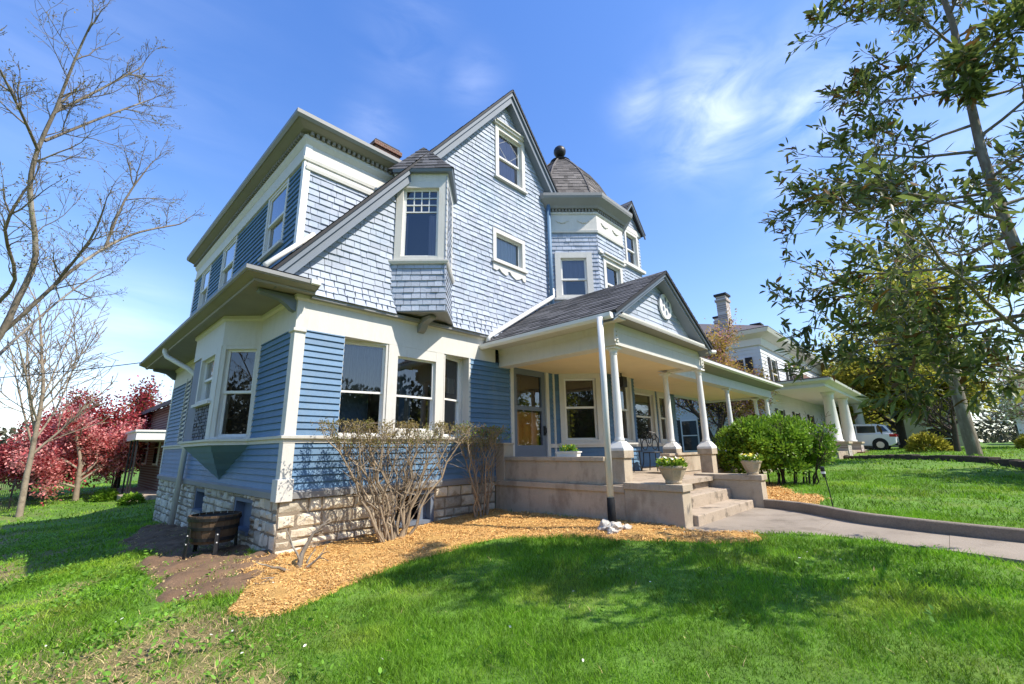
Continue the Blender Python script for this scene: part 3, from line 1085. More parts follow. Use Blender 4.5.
# left bay: two windows on slanting face and side face, boarded lattice panel
FA = fr2((-.465, 2.015), (0, 1.55))
window(FA, 0.0, FA.len, Z_TAB1, Z_FR0, cas=.065, rail=.5, sill=False, csill=.03, depth=.3, proud=.02, curtain=('curtain', [(0, .16, 0, .5)]))
FB = fr2((-.465, 4.085), (-.465, 2.015))
bx = 4.085
window(FB, bx - 3.40, bx - 2.27, .90, Z_FR0, cas=.09, rail=.5, depth=.4, proud=.03)
b = MB('trim', 'basement', 'dark')
b.fbox(FB, bx - 2.27, FB.len, Z_TAB1, Z_FR0, -.03, .028, 'trim')
b.fbox(FB, 0, bx - 3.40, Z_TAB1, Z_FR0, -.03, .0, 'basement')
b.fbox(FB, bx - 3.40, bx - 2.27, Z_TAB1, .85, -.03, .0, 'dark')
rng = random.Random(9)
s = bx - 3.39
while s < bx - 2.28:   # pierced scroll panel
    z = Z_TAB1 + .01
    while z < .84:
        if rng.random() < .75:
            b.fbox(FB, s, s + rng.uniform(.03, .055), z, z + rng.uniform(.03, .055), 0, .012, 'basement')
        z += .06
    s += .06
FC = fr2((0, 4.55), (-.465, 4.085))
b.fbox(FC, 0, FC.len, Z_TAB1, Z_FR0, -.03, .0, 'trim')
b.build('bay_panel', HOUSE)
# pyramid corbel beneath the bay
b = MB('clap')
ap = Vector((-.01, 3.05, -.46))
cor = [Vector((p[0] * .96, p[1], Z_TAB0 - .002)) for p in BAYL]
cor[0].x = cor[3].x = -.01
NB = 6
for k in range(3):
    for i in range(NB):    # course by course, stepped like shingles
        t0, t1 = i / NB, (i + 1) / NB
        A0, A1 = cor[k].lerp(ap, t0), cor[k].lerp(ap, t1)
        B0, B1 = cor[k + 1].lerp(ap, t0), cor[k + 1].lerp(ap, t1)
        nrm = (B0 - A0).cross(ap - A0)
        nrm = nrm.normalized() if nrm.length > 0 else Vector((-1, 0, 0))
        if nrm.x > 0:
            nrm = -nrm
        b.poly([A0, B0, B1 + nrm * .012, A1 + nrm * .012], 'clap', RNG.random())
        b.poly([A1, B1, B1 + nrm * .012, A1 + nrm * .012], 'clap', .2)
b.build('bay_corbel', HOUSE)

# main wall: cut-away triple window
RC0, RC1, RD = .77, 3.40, .20
b = MB('trim', 'clap', 'dark')
b.poly([(RC0, 0, Z_FR0 + .001), (1.57, 0, Z_FR0 + .001), (RC0, RD, Z_FR0 + .001)], 'trim')
b.poly([(2.77, 0, Z_FR0 + .001), (RC1, 0, Z_FR0 + .001), (RC1, RD, Z_FR0 + .001)], 'trim')
b.poly([(RC0, 0, Z_TAB1 - .001), (1.57, 0, Z_TAB1 - .001), (RC0, RD, Z_TAB1 - .001)], 'trim')
b.poly([(2.77, 0, Z_TAB1 - .001), (RC1, 0, Z_TAB1 - .001), (RC1, RD, Z_TAB1 - .001)], 'trim')
b.box((RC0 - .03, 0.0, Z_TAB1), (RC0, RD + .02, Z_FR0), 'trim')
b.build('window_recess', HOUSE)
b = MB('trim')
b.box((RC1, -.022, Z_TAB1), (RC1 + .05, RD + .02, Z_FR0), 'trim')
b.build('window_recess', HOUSE)
FW1, FW3 = fr2((RC0, RD), (1.57, 0)), fr2((2.77, 0), (RC1, RD))
window(FW1, 0, FW1.len - .01, Z_TAB1, Z_FR0, cas=.035, sash=.038, rail=.46, sill=False, depth=.8, proud=.015, curtain=('curtain', [(.03, .97, .49, .97)]))
window(fr2((1.57, 0), (2.77, 0)), .0, 1.20, Z_TAB1, Z_FR0, cas=.185, sash=.038, rail=.46, sill=False, depth=.9, proud=.02, curtain=('curtain', [(.0, .18, .0, .97), (.3, .42, 0, .45)]))
window(FW3, .01, FW3.len, Z_TAB1, Z_FR0, cas=.035, sash=.038, rail=.46, sill=False, depth=.8, proud=.015, curtain=('curtain', [(.03, .97, .55, .75)]))

# eave box over the left wall with a short return on the street side
b = MB('soffit', 'fascia', 'white')
EO, EI, ZS, ZE, EF = .84, .68, 2.362, 2.42, .46   # outer and inner overhang, soffit, lip; EF pulls the front in
RX = .14                                   # right end of the return
path = [(0, 9.15), (0, EF), (RX, EF)]
b.poly([(-EI, 9.15, ZS), (0, 9.15, ZS), (0, 0, ZS), (0, EF - EI, ZS), (-EI, EF - EI, ZS)][::-1], 'soffit')
b.poly([(0, EF - EI, ZS), (0, 0, ZS), (RX, 0, ZS), (RX, EF - EI, ZS)][::-1], 'soffit')
b.sweep(path, [(EI - .03, ZS - .02), (EI + .02, ZS - .02), (EI + .03, ZS + .01), (EI - .03, ZS + .01)], 'soffit')
b.sweep(path, [(EI, ZS + .005), (EO - .02, ZE), (EO, ZE), (EO, ZE + .06), (EO - .05, ZE + .065), (EI, ZE + .02)], 'soffit')
b.sweep(path, [(EO + .001, ZE + .005), (EO + .02, ZE + .02), (EO + .02, ZE + .075), (EO - .45, ZE + .10), (EO - .45, ZE + .07), (EO + .001, ZE + .066)], 'fascia')
b.sweep([(0, EF), (RX, EF)], [(EO + .021, ZE + .005), (EO + .045, ZE + .02), (EO + .045, ZE + .085), (EO - .06, ZE + .10), (EO - .06, ZE + .085), (EO + .021, ZE + .077)], 'white')
b.poly([(RX, 0, ZS), (RX, EF - EI, ZS), (RX, EF - EO, ZE), (RX, EF - EO, ZE + .08), (RX, 0, ZE + .2)], 'fascia')
b.poly([(-EO, EF - EO, ZE + .1), (RX, EF - EO, ZE + .1), (RX, -.02, ZE + .22), (-EO + .3, -.02, ZE + .22)], 'fascia')
b.build('eave_box', HOUSE)


def bracket(name, F, s, ztop, L_, h, w=.12, mname='rake'):
    """scrolled console, profile in the d-z plane"""
    b = MB(mname)
    pr = [(0, -h), (.04, -h), (.09, -h * .93), (.14, -h * .75), (L_ * .45, -h * .42), (L_ * .75, -h * .28), (L_ * .95, -h * .24), (L_, -h * .14), (L_, 0), (0, 0)]
    b.prism([F.p(s - w / 2, ztop + z, d) for d, z in pr], [F.p(s + w / 2, ztop + z, d) for d, z in pr], mname)
    return b.build(name, HOUSE, bevel=.008)


bracket('bracket', FL, 9 - .09, ZS - .022, .56, .24)
bracket('bracket', FL, .07, ZS - .022, .56, .26)

# ------------------------------------------------------------------ main gable
GX, GZ, GS = 4.6, 9.02, 1.265          # ridge x, ridge z, slope
GR = 6.19


def roofz(x):
    return GZ - GS * abs(x - GX)


FLARE0 = 3.0


def flare(z):
    return .15 * max(0.0, (FLARE0 - z) / (FLARE0 - 2.36)) ** 1.6


gz = lambda x: roofz(x) - .10
region = [(-.35, 2.36), (GR, 2.36), (GR, gz(GR)), (GX, gz(GX)), (-.35, gz(-.35))]
OR0, OR1, ORD = 1.55, 2.92, .685        # prow oriel
holes = [hole(4.19, 5.25, 6.44, 7.90), hole(4.09, 5.18, 4.22, 5.03), (OR0 + .05, OR1 - .05, 2.3, 5.35)]
b = MB('shingle')
courses(b, FM, region, .118, .02, holes, (.10, .24), 'shingle', dfun=flare, jag=.008)
b.poly([FM.p(RX, 2.36, 0), FM.p(GR, 2.36, 0), FM.p(GR, 2.36, .155), FM.p(RX, 2.36, .155)][::-1], 'shingle', .3)
b.build('shingled_gable', HOUSE)
b = MB('fascia')
b.fbox(FM, RX, X_PW, 2.31, 2.362, .0, .14, 'fascia')
b.build('gable_soffit', HOUSE)
window(FM, 4.19, 5.25, 6.44, 7.90, cas=.11, rail=.47, head=.06, curtain=('lilac', [(.02, .98, .0, .98)]), lattice=True)
window(FM, 4.09, 5.18, 4.22, 5.03, cas=.10, rail=0, curtain=('blind', [(.0, 1, .0, 1)]))
# scrolled apron under the small window
b = MB('trim')
ap_ = [(4.09, 4.16), (4.09, 4.0), (4.2, 3.98), (4.28, 4.05), (4.36, 3.98), (4.5, 3.93), (4.58, 3.98), (4.55, 4.04), (4.63, 4.06), (4.7, 3.98), (4.84, 3.92), (4.96, 3.96), (5.05, 4.02), (5.1, 3.94), (5.18, 3.94), (5.18, 4.16)]
for i in range(len(ap_) // 2 - 0):
    pass
b.prism([FM.p(s, z, .0) for s, z in ap_], [FM.p(s, z, .045) for s, z in ap_], 'trim')
b.build('apron', HOUSE)

# rake boards and roof slabs
b = MB('rake')
RO = .26
for sgn, x_end in ((-1, -.56), (1, 6.75)):
    xe, xp = x_end, GX
    nx_, nz_ = -GS * sgn, -1.0           # down-inward normal in xz
    ln = math.hypot(nx_, nz_)
    nx_, nz_ = nx_ / ln * 1, nz_ / ln

    def P(x, y, off):
        return Vector((x + nx_ * off * 1, y, roofz(x) + nz_ * off))
    off = [(.0, RO), (.0, RO - .03)]
    # two stepped fascia strips, soffit
    for (o0, o1, y0, y1) in ((.012, .11, -RO, -RO + .05), (.11, .23, -RO + .045, -.02)):
        v = []
        for x in (xe, xp):
            for (o_, y) in ((o0, y0), (o1, y0), (o1, y1), (o0, y1)):
                q_ = P(x, y, o_)
                if x == xp:
                    q_ = Vector((xp, y, roofz(xp) - o_ * math.hypot(1, GS)))
                v.append(q_)
        b.mesh(v, [(0, 1, 5, 4), (1, 2, 6, 5), (2, 3, 7, 6), (3, 0, 4, 7), (0, 3, 2, 1), (4, 5, 6, 7)], 'rake')
b.build('rake_board', HOUSE)


def roof_slab(mb, a, b_, c, d, th=.05, mname='roof', edge='roofedge', e=.14, wid=(.25, .5), seed=0):
    """four corners a,b (eave), c,d (ridge): slab with lapped shingle tabs on top"""
    a, b_, c, d = (Vector(p) for p in (a, b_, c, d))
    n = (b_ - a).cross(d - a).normalized()
    if n.z < 0:
        n = -n
    lo = [p - n * th for p in (a, b_, c, d)]
    mb.mesh([a, b_, c, d] + lo, [(0, 1, 2, 3), (7, 6, 5, 4), (0, 4, 5, 1), (1, 5, 6, 2), (2, 6, 7, 3), (3, 7, 4, 0)], edge)
    rng = random.Random(seed)
    Ls = ((d - a).length + (c - b_).length) / 2
    rows = max(2, int(Ls / e))
    for i in range(rows):
        t0, t1 = i / rows, min(1, (i + 1.05) / rows)
        A0, B0, A1, B1 = a.lerp(d, t0), b_.lerp(c, t0), a.lerp(d, t1), b_.lerp(c, t1)
        Lw = (B0 - A0).length
        s = -rng.uniform(0, .3)
        while s < Lw:
            w = rng.uniform(*wid)
            u0, u1 = max(0, s / Lw), min(1, (s + w) / Lw)
            if u1 > u0:
                h = rng.uniform(.010, .020)
                mb.poly([A0.lerp(B0, u0) + n * h, A0.lerp(B0, u1) + n * h, A1.lerp(B1, u1) + n * .004, A1.lerp(B1, u0) + n * .004], mname, rng.random())
                mb.poly([A0.lerp(B0, u0) + n * .001, A0.lerp(B0, u1) + n * .001, A0.lerp(B0, u1) + n * h, A0.lerp(B0, u0) + n * h], mname, rng.random() * .4)
            s += w


b = MB('roof', 'roofedge')
yf, yb = -RO - .03, 9.3
roof_slab(b, (-.56, yb, roofz(-.56)), (-.56, yf, roofz(-.56)), (GX, yf, GZ), (GX, yb, GZ), .04, seed=1)
roof_slab(b, (GX + (GZ - 6.3) / GS, yf, 6.3), (GX + (GZ - 6.3) / GS, yb, 6.3), (GX, yb, GZ), (GX, yf, GZ), .04, seed=2)
b.build('main_roof', HOUSE)
# white diagonal pipe lying along the foot of the rake
b = MB('white')
b.tube([(-.58, -.20, 2.62), (.22, .28, 3.56)], .04, 8)
b.build('gutter_pipe', HOUSE, smooth=True)

# prow oriel
b = MB('shingle', 'trim', 'dark', 'fascia')
OA = ((OR0 + OR1) / 2, -ORD)
FO1, FO2 = fr2((OR0, 0), OA), fr2(OA, (OR1, 0))


def oflare(z):
    return .05 * max(0.0, (3.3 - z) / .9) ** 1.6


courses(b, FO1, rc(0, FO1.len + .03, 2.42, 3.36), .118, .018, (), (.10, .22), 'shingle', dfun=oflare)
courses(b, FO2, rc(-.03, FO2.len, 2.42, 5.15), .118, .018, (), (.10, .22), 'shingle', dfun=oflare)
b.poly([(OR0 - .05, 0, 2.42), (OR1 + .05, 0, 2.42), (OA[0], OA[1] - .07, 2.42)], 'fascia')
b.sweep([(OR0, 0), OA, (OR1, 0)], [(-.03, 2.40), (.06, 2.40), (.06, 2.44), (-.03, 2.44)], 'fascia')
b.fbox(FO1, 0, FO1.len, 3.36, 5.2, -.32, -.28, 'dark')
b.fbox(FO2, 0, .11, 3.40, 5.2, -.02, .02, 'trim')
b.fbox(FO2, FO2.len - .16, FO2.len, 3.40, 5.2, -.02, .02, 'trim')
b.sweep([(OR0 - .04, .04), OA, (OR1 + .04, .04)], [(-.02, 3.33), (.05, 3.33), (.07, 3.37), (.07, 3.40), (-.02, 3.41)], 'trim')
b.sweep([(OR0 - .02, .02), OA, (OR1 + .02, .02)], [(-.02, 5.02), (.012, 5.02), (.03, 5.2), (-.02, 5.2)], 'trim')
b.build('oriel', HOUSE)
window(FO1, .03, FO1.len - .01, 3.41, 5.03, cas=.125, rail=0, sill=False, depth=.27, proud=.025, muntin=(4, 3, .66), curtain=('lilac', [(.70, .99, 0, .64), (0, .12, 0, .64)]))
b = MB('roof', 'roofedge', 'rake')
ov = .13
rp = [(OR0 - ov * 1.2, .05), (OA[0], OA[1] - ov * 1.5), (OR1 + ov * 1.2, .05)]
top = Vector((2.06, -.12, 6.02))
for i in range(2):
    a_, c_ = Vector((*rp[i], 5.26)), Vector((*rp[i + 1], 5.26))
    roof_slab(b, a_, c_, top, top, .03, e=.13, wid=(.12, .22), seed=20 + i)
tw = Vector((2.06, .05, 6.02))
b.poly([Vector((*rp[0], 5.26)), top, tw], 'roof')
b.poly([Vector((*rp[2], 5.26)), top, tw], 'roof')
b.sweep([(OR0 - .02, .05), OA, (OR1 + .02, .05)], [(-.3, 5.2), (ov * .85, 5.2), (ov, 5.255), (-.3, 5.255)], 'rake')
b.build('oriel_roof', HOUSE)
bracket('bracket', FM, 2.2, 2.398, .42, .26, .14, 'fascia')

# ------------------------------------------------------------------ second floor block behind the left rake
BY = .36
FL2 = fr2((0, 8.3), (0, BY))
FM2 = fr2((0, BY), (6, BY))
W2 = [(1.03, 2.10, 3.62, 4.92), (4.16, 5.30, 3.75, 4.94), (6.45, 7.4, 3.75, 4.94)]
holes = [hole(8.3 - y1, 8.3 - y0, z0, z1) for y0, y1, z0, z1 in W2]
b = MB('clap', 'shingle')
courses(b, FL2, rc(0, FL2.len, 2.6, 4.95), .105, .026, holes)
courses(b, FM2, rc(0.0, 4.2, 2.9, 4.76), .118, .02, (), (.10, .24), 'shingle')
b.build('upper_wall', HOUSE)
for (y0, y1, z0, z1) in W2:
    window(FL2, 8.3 - y1, 8.3 - y0, z0, z1, cas=.075, rail=.5, depth=.3, inset=.055, proud=.03)
b = MB('trim', 'soffit', 'fascia', 'white', 'roofedge')
bp_ = [(0, 8.3), (0, BY), (2.2, BY)]
b.fbox(FL2, FL2.len - .08, FL2.len + .03, 2.6, 5.45, -.02, .03, 'white')
b.fbox(FM2, 0, .08, 2.6, 5.45, -.02, .0299, 'white')
b.fbox(FL2, 0, .12, 2.6, 5.45, -.02, .03, 'white')
b.sweep(bp_, [(-.1, 4.90), (.05, 4.90), (.06, 4.955), (.025, 4.96), (.025, 5.22), (-.1, 5.22)], 'trim')
b.sweep([(0, BY), (2.2, BY)], [(-.1, 4.74), (.05, 4.74), (.06, 4.80), (.03, 4.82), (.03, 4.899), (-.1, 4.899)], 'trim')
b.sweep(bp_, [(-.1, 5.22), (.03, 5.22), (.08, 5.30), (.08, 5.36), (-.1, 5.36)], 'trim')
b.sweep(bp_, [(-.1, 5.43), (.13, 5.43), (.26, 5.48), (.28, 5.50), (.28, 5.57), (-.1, 5.60)], 'soffit')
b.sweep(bp_, [(.281, 5.48), (.32, 5.53), (.32, 5.60), (.22, 5.62), (.22, 5.59), (.281, 5.57)], 'fascia')
b.sweep(bp_, [(-1.5, 5.64), (.24, 5.645), (.24, 5.625), (-1.5, 5.60)], 'roofedge')
# dentils
for F, L_ in ((FL2, FL2.len), (FM2, 2.2)):
    s = .0
    while s < L_:
        b.fbox(F, s, s + .05, 5.361, 5.429, -.05, .13, 'soffit')
        s += .095
    b.fbox(F, 0, L_, 5.36, 5.43, -.05, .06, 'soffit')
b.build('upper_cornice', HOUSE)
b = MB('roofedge', 'clap')
b.box((.3, BY + .3, 5.45), (3.0, 8.0, 5.63), 'roofedge')
b.box((.4, .8, -.5), (10.2, 8.9, 1.8), 'clap')
b.box((.4, .9, 1.8), (4.6, 8.2, 5.4), 'clap')
b.box((4.4, .5, 1.8), (9.3, 8.9, 5.9), 'clap')
b.build('house_core', HOUSE)
b = MB('brick', 'roofedge')
b.box((2.6, 3.0, 5.7), (3.35, 3.5, 8.1), 'brick')
b.box((2.55, 2.95, 8.1), (3.40, 3.55, 8.22), 'brick')
b.box((2.6, 3.0, 8.22), (3.35, 3.5, 8.3), 'roofedge')
b.build('chimney', HOUSE)

# ------------------------------------------------------------------ octagon turret
OCT = [(6.19, 0), (7.11, -.92), (8.44, -.92), (9.36, 0), (9.36, 1.33), (8.44, 2.25), (7.11, 2.25), (6.19, 1.33)]
OC = (7.775, .665)
FT1, FT2, FT3 = fr2(OCT[0], OCT[1]), fr2(OCT[1], OCT[2]), fr2(OCT[2], OCT[3])
b = MB('shingle', 'clap', 'trim')
tw1, tw2 = (.14, 1.125, 3.78, 5.06), (.19, 1.16, 3.7, 5.0)
courses(b, FT1, rc(0, FT1.len, 2.2, 5.66), .118, .02, [hole(*tw1)], (.10, .24), 'shingle')
courses(b, FT2, rc(0, FT2.len, 2.2, 5.66), .118, .02, [hole(*tw2)], (.10, .24), 'shingle')
courses(b, FT3, rc(0, FT3.len, 2.2, 5.66), .118, .02, (), (.10, .24), 'shingle')
w1t = (.115, 1.14, .125, 1.80)
courses(b, FT1, rc(0, FT1.len, -.58, 1.80), E1, .024, [hole(*w1t)], None, 'clap')
courses(b, FT2, rc(0, FT2.len, -.58, 1.80), E1, .024, [hole(.2, 1.15, .125, 1.8)], None, 'clap')
courses(b, FT3, rc(0, FT3.len, -.58, 1.80), E1, .024, (), None, 'clap')
b.build('turret_wall', HOUSE)
window(FT1, *tw1, cas=.15, rail=.44, curtain=('lilac', [(.0, 1, .45, 1), (0, .2, 0, .5)]), depth=.4)
window(FT2, *tw2, cas=.12, rail=.5, depth=.4, head=.07)
window(FT1, *w1t, cas=.12, rail=.52, depth=.6, curtain=('curtain', [(.02, .16, 0, .52)]))
window(FT2, .2, 1.15, .125, 1.80, cas=.10, rail=.5, depth=.6)
tp_ = OCT[:4]
b = MB('trim', 'soffit', 'fascia')
b.sweep(OCT, [(-.1, 5.64), (.05, 5.64), (.06, 5.70), (.03, 5.72), (.03, 6.17), (-.1, 6.17)], 'trim', closed=True)
b.sweep(OCT, [(-.1, 6.17), (.05, 6.17), (.07, 6.20), (.07, 6.23), (-.1, 6.23)], 'trim', closed=True)
b.sweep(OCT, [(-.1, 6.23), (.04, 6.23), (.04, 6.32), (-.1, 6.32)], 'soffit', closed=True)
b.sweep(OCT, [(-.1, 6.32), (.12, 6.32), (.16, 6.38), (.32, 6.52), (.34, 6.58), (.34, 6.66), (-.1, 6.70)], 'fascia', closed=True)
for F in (FT1, FT2, FT3):
    s = .02
    while s < F.len - .03:
        b.fbox(F, s, s + .045, 6.235, 6.315, .0, .095, 'soffit')
        s += .09
# carved swags on the frieze
for F in (FT1, FT2, FT3):
    for c0 in (.2, .78):
        pts = [F.p(c0 + .36 * k / 10, 6.0 - .07 * math.sin(math.pi * k / 10) + .015 * math.sin(k * 2.5), .04) for k in range(11)]
        b.tube(pts, [.008 + .016 * math.sin(math.pi * k / 10) for k in range(11)], 6, 'trim')
b.build('turret_cornice', HOUSE)
b = MB('dome', 'roofedge')
prof = [(1.62, 6.68), (1.55, 6.95), (1.40, 7.35), (1.18, 7.8), (.92, 8.2), (.64, 8.53), (.40, 8.78), (.24, 8.93)]
for k in range(8):
    a0, a1 = math.radians(22.5 + 45 * k), math.radians(22.5 + 45 * (k + 1))
    for i in range(len(prof) - 1):
        (r0, z0), (r1, z1) = prof[i], prof[i + 1]
        roof_slab(b, (OC[0] + r0 * math.cos(a0), OC[1] + r0 * math.sin(a0), z0), (OC[0] + r0 * math.cos(a1), OC[1] + r0 * math.sin(a1), z0),
                  (OC[0] + r1 * math.cos(a1), OC[1] + r1 * math.sin(a1), z1), (OC[0] + r1 * math.cos(a0), OC[1] + r1 * math.sin(a0), z1), .02, mname='dome', e=.11, wid=(.12, .24), seed=100 + k * 10 + i)
    b.tube([(OC[0] + r * math.cos(a0), OC[1] + r * math.sin(a0), z + .015) for r, z in prof], .028, 5, 'dome')
b.lathe((OC[0], OC[1], 0), [(.30, 8.90), (.33, 8.95), (.10, 9.06), (.07, 9.10)], 16, 'roofedge')
b.build('turret_roof', HOUSE)
b = MB('iron')
b.lathe((OC[0], OC[1], 9.35), [(.06, -.27), (.07, -.22), (.05, -.19)] + [(.20 * math.sin(a), -.20 * math.cos(a)) for a in np.linspace(.3, math.pi, 10)], 18, 'iron')
b.build('finial', HOUSE, smooth=True)
# blue downspout between gable and turret
b = MB('clap')
b.tube([(6.10, -.10, 6.4), (6.10, -.10, 2.95)], .055, 10)
b.build('downspout', HOUSE, smooth=True)

# gabled bay right of the turret
b = MB('shingle', 'trim', 'roof', 'rake', 'roofedge', 'clap', 'fascia')
gx0, gx1, gzs, gze = 9.95, 11.5, 6.02, 7.50
gw = (10.3, 11.2, 6.05, 7.32)
courses(b, FM, rc(9.3, gx1 - .12, 2.2, 7.44), .118, .02, [hole(*gw)], (.10, .24), 'shingle')
courses(b, FM, [(gx0, 7.44), (gx1, 7.44), ((gx0 + gx1) / 2, 8.42)], .118, .02, (), (.10, .24), 'shingle')
b.sweep([(gx1 - .12, 0), (gx1 - .12, 3)], [(-.01, 2.2), (0, 2.2), (0, gze), (-.01, gze)], 'shingle')
b.fbox(FM, 9.36, gx1 - .02, 5.93, 6.03, .0, .12, 'trim')
b.fbox(FM, gx0, gx1 - .05, 7.32, 7.5, .0, .05, 'trim')
gm = (gx0 + gx1) / 2
for sgn, xe in ((-1, gx0 - .12), (1, gx1 + .06)):
    roof_slab(b, (xe, -.2, 7.42), (xe, 2.6, 7.42), (gm, 2.6, 8.48), (gm, -.2, 8.48), .06, seed=60 + sgn)
    b.mesh([(xe, -.19, 7.37), (xe, -.14, 7.37), (gm, -.14, 8.42), (gm, -.19, 8.42), (xe, -.19, 7.27), (xe, -.14, 7.27), (gm, -.14, 8.30), (gm, -.19, 8.30)],
           [(0, 1, 2, 3), (7, 6, 5, 4), (0, 3, 7, 4), (1, 5, 6, 2), (0, 4, 5, 1), (3, 2, 6, 7)], 'rake')
b.build('gabled_bay', HOUSE)
window(FM, *gw, cas=.10, rail=.5, depth=.3)
# belt course over the turret's front window running on to the bay
b = MB('trim')
b.sweep([OCT[1], OCT[2], OCT[3]], [(-.02, 5.05), (.07, 5.07), (.07, 5.12), (-.02, 5.14)], 'trim')
b.build('belt_course', HOUSE)
# ground floor beyond the turret
b = MB('clap', 'trim')
wr = [(9.9, 11.45, .125, 1.80), (11.6, 12.5, .125, 1.80)]
courses(b, FM, rc(9.36, 13.0, -.58, 1.80), E1, .024, [hole(*w) for w in wr])
b.fbox(FM, 12.55, 12.9, .1, 1.75, .0, .04, 'clap')
b.box((9.36, 0.0, 1.80), (13.0, .1, 2.2), 'trim')
b.box((12.96, 0, -.8), (13.0, 8.0, 2.2), 'clap')
b.build('side_wall', HOUSE)
for w in wr:
    window(FM, *w, cas=.14, rail=.5, depth=.6)
b = MB('roof', 'roofedge')
roof_slab(b, (9.2, -.5, 2.55), (13.3, -.5, 2.55), (12.2, 2.5, 3.9), (9.2, 2.5, 3.9), .08, seed=70)
b.build('side_roof', HOUSE)

# ------------------------------------------------------------------ entrance wall
b = MB('clap', 'trim', 'ceiling')
courses(b, FM, rc(5.93, 6.17, -.58, 1.83), E1, .024)
b.fbox(FM, 4.60, 4.70, -.58, 1.86, -.02, .04, 'trim')
b.fbox(FM, 5.82, 5.93, -.58, 1.86, -.02, .04, 'trim')
b.fbox(FM, 4.70, 5.82, 1.80, 1.86, -.02, .038, 'trim')
b.fbox(FM, 6.10, 6.17, -.58, 1.80, .0, .03, 'trim')
b.sweep([OCT[0], OCT[1], OCT[2], OCT[3], (13.0, 0)], [(-.02, .02), (.05, .02), (.06, .07), (.06, .10), (-.02, .12)], 'trim')
b.fbox(FM, 5.93, 6.17, .02, .11, .0, .05, 'trim')
b.build('entrance_wall', HOUSE)
DOOR = MB('doorpaint', 'dark')
ds0, ds1, dz0, dz1 = 4.70, 5.82, -.575, 1.80
DOOR.fbox(FM, ds0, ds0 + .13, dz0, dz1, -.06, .0)
DOOR.fbox(FM, ds1 - .13, ds1, dz0, dz1, -.06, .0)
DOOR.fbox(FM, ds0 + .13, ds1 - .13, dz1 - .13, dz1, -.06, .0)
DOOR.fbox(FM, ds0 + .13, ds1 - .13, .86, .95, -.06, .0)
DOOR.fbox(FM, ds0 + .13, ds1 - .13, dz0, .08, -.06, .0)
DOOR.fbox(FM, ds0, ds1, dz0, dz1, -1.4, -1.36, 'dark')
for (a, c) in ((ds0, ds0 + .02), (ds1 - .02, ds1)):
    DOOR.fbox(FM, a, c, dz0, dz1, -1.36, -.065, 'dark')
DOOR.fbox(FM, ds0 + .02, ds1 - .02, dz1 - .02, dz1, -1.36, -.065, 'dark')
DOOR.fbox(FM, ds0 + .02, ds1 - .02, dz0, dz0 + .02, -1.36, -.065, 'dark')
door = DOOR.build('door', HOUSE)
b = MB('oak')
b.fbox(FM, ds0 + .03, ds1 - .14, dz0 + .02, .83, -.16, -.12, 'oak')
for k in range(3):
    s = ds0 + .17 + k * .24
    b.fbox(FM, s, s + .19, .22, .62, -.12, -.11, 'oak')
    b.fbox(FM, s + .03, s + .16, .27, .57, -.11, -.10, 'oak')
b.build('inner_door', door)
b = MB('glass')
b.poly([FM.p(s, z, -.04) for s, z in ((ds0 + .13, .08), (ds1 - .13, .08), (ds1 - .13, .86), (ds0 + .13, .86))])
b.poly([FM.p(s, z, -.04) for s, z in ((ds0 + .13, .95), (ds1 - .13, .95), (ds1 - .13, dz1 - .13), (ds0 + .13, dz1 - .13))])
b.build('pane', door)
b = MB('iron')
b.fbox(FM, ds1 - .10, ds1 - .03, .30, .52, .001, .02)
b.tube([FM.p(ds1 - .065, .34, .02), FM.p(ds1 - .065, .36, .06), FM.p(ds1 - .065, .47, .06), FM.p(ds1 - .065, .49, .02)], .012, 6)
b.build('handle', door)

# ------------------------------------------------------------------ porch
ZF = -.58
b = MB('steps', 'concrete')
b.box((X_PW + .05, -3.29, -.66), (7.2, .0, ZF), 'steps')
b.box((7.2, -2.3, -.66), (16.7, .0, ZF - .002), 'steps')
b.build('porch_floor', HOUSE)
b = MB('concrete')
b.box((X_PW, -2.95, -1.7), (X_PW + .3, -.0, -.70))
b.box((X_PW - .03, -2.96, -.70), (X_PW + .32, -.0, -.60))
b.box((X_PW + .03, -2.6, -.60), (X_PW + .23, -.26, -.22))
b.box((X_PW, -2.6, -.22), (X_PW + .26, -.26, -.147))
b.box((X_PW - .01, -.26, -.60), (X_PW + .27, -.02, .09))
b.box((X_PW - .03, -.28, .09), (X_PW + .29, -.01, .13))
b.build('porch_wall', HOUSE, bevel=.008)
b = MB('concrete')
b.box((X_PW - .02, -3.9, -1.5), (4.42, -2.96, -.64))
b.box((X_PW - .05, -3.93, -.64), (4.45, -2.965, -.54))
b.build('step_cheek', HOUSE, bevel=.008)
b = MB('concrete')
b.box((7.03, -4.14, -1.5), (7.32, -2.9, -.64))
b.box((7.00, -4.17, -.64), (7.35, -2.9, -.54))
b.build('step_cheek', HOUSE, bevel=.008)
b = MB('steps')
b.box((4.42, -3.59, -1.4), (7.03, -3.2, -.795))
b.box((4.42, -3.975, -1.4), (7.03, -3.59, -.985))
b.box((4.42, -3.2, -1.4), (7.03, -2.9, -.66))
b.build('porch_steps', HOUSE, bevel=.012)
b = MB('concrete')
b.box((7.32, -2.3, -1.6), (16.7, -2.05, -.66))
b.box((7.32, -2.25, -.57), (16.6, -2.08, -.2))
b.box((7.32, -2.28, -.2), (16.6, -2.05, -.147))
b.build('porch_wall', HOUSE, bevel=.008)

COLZ = 1.74


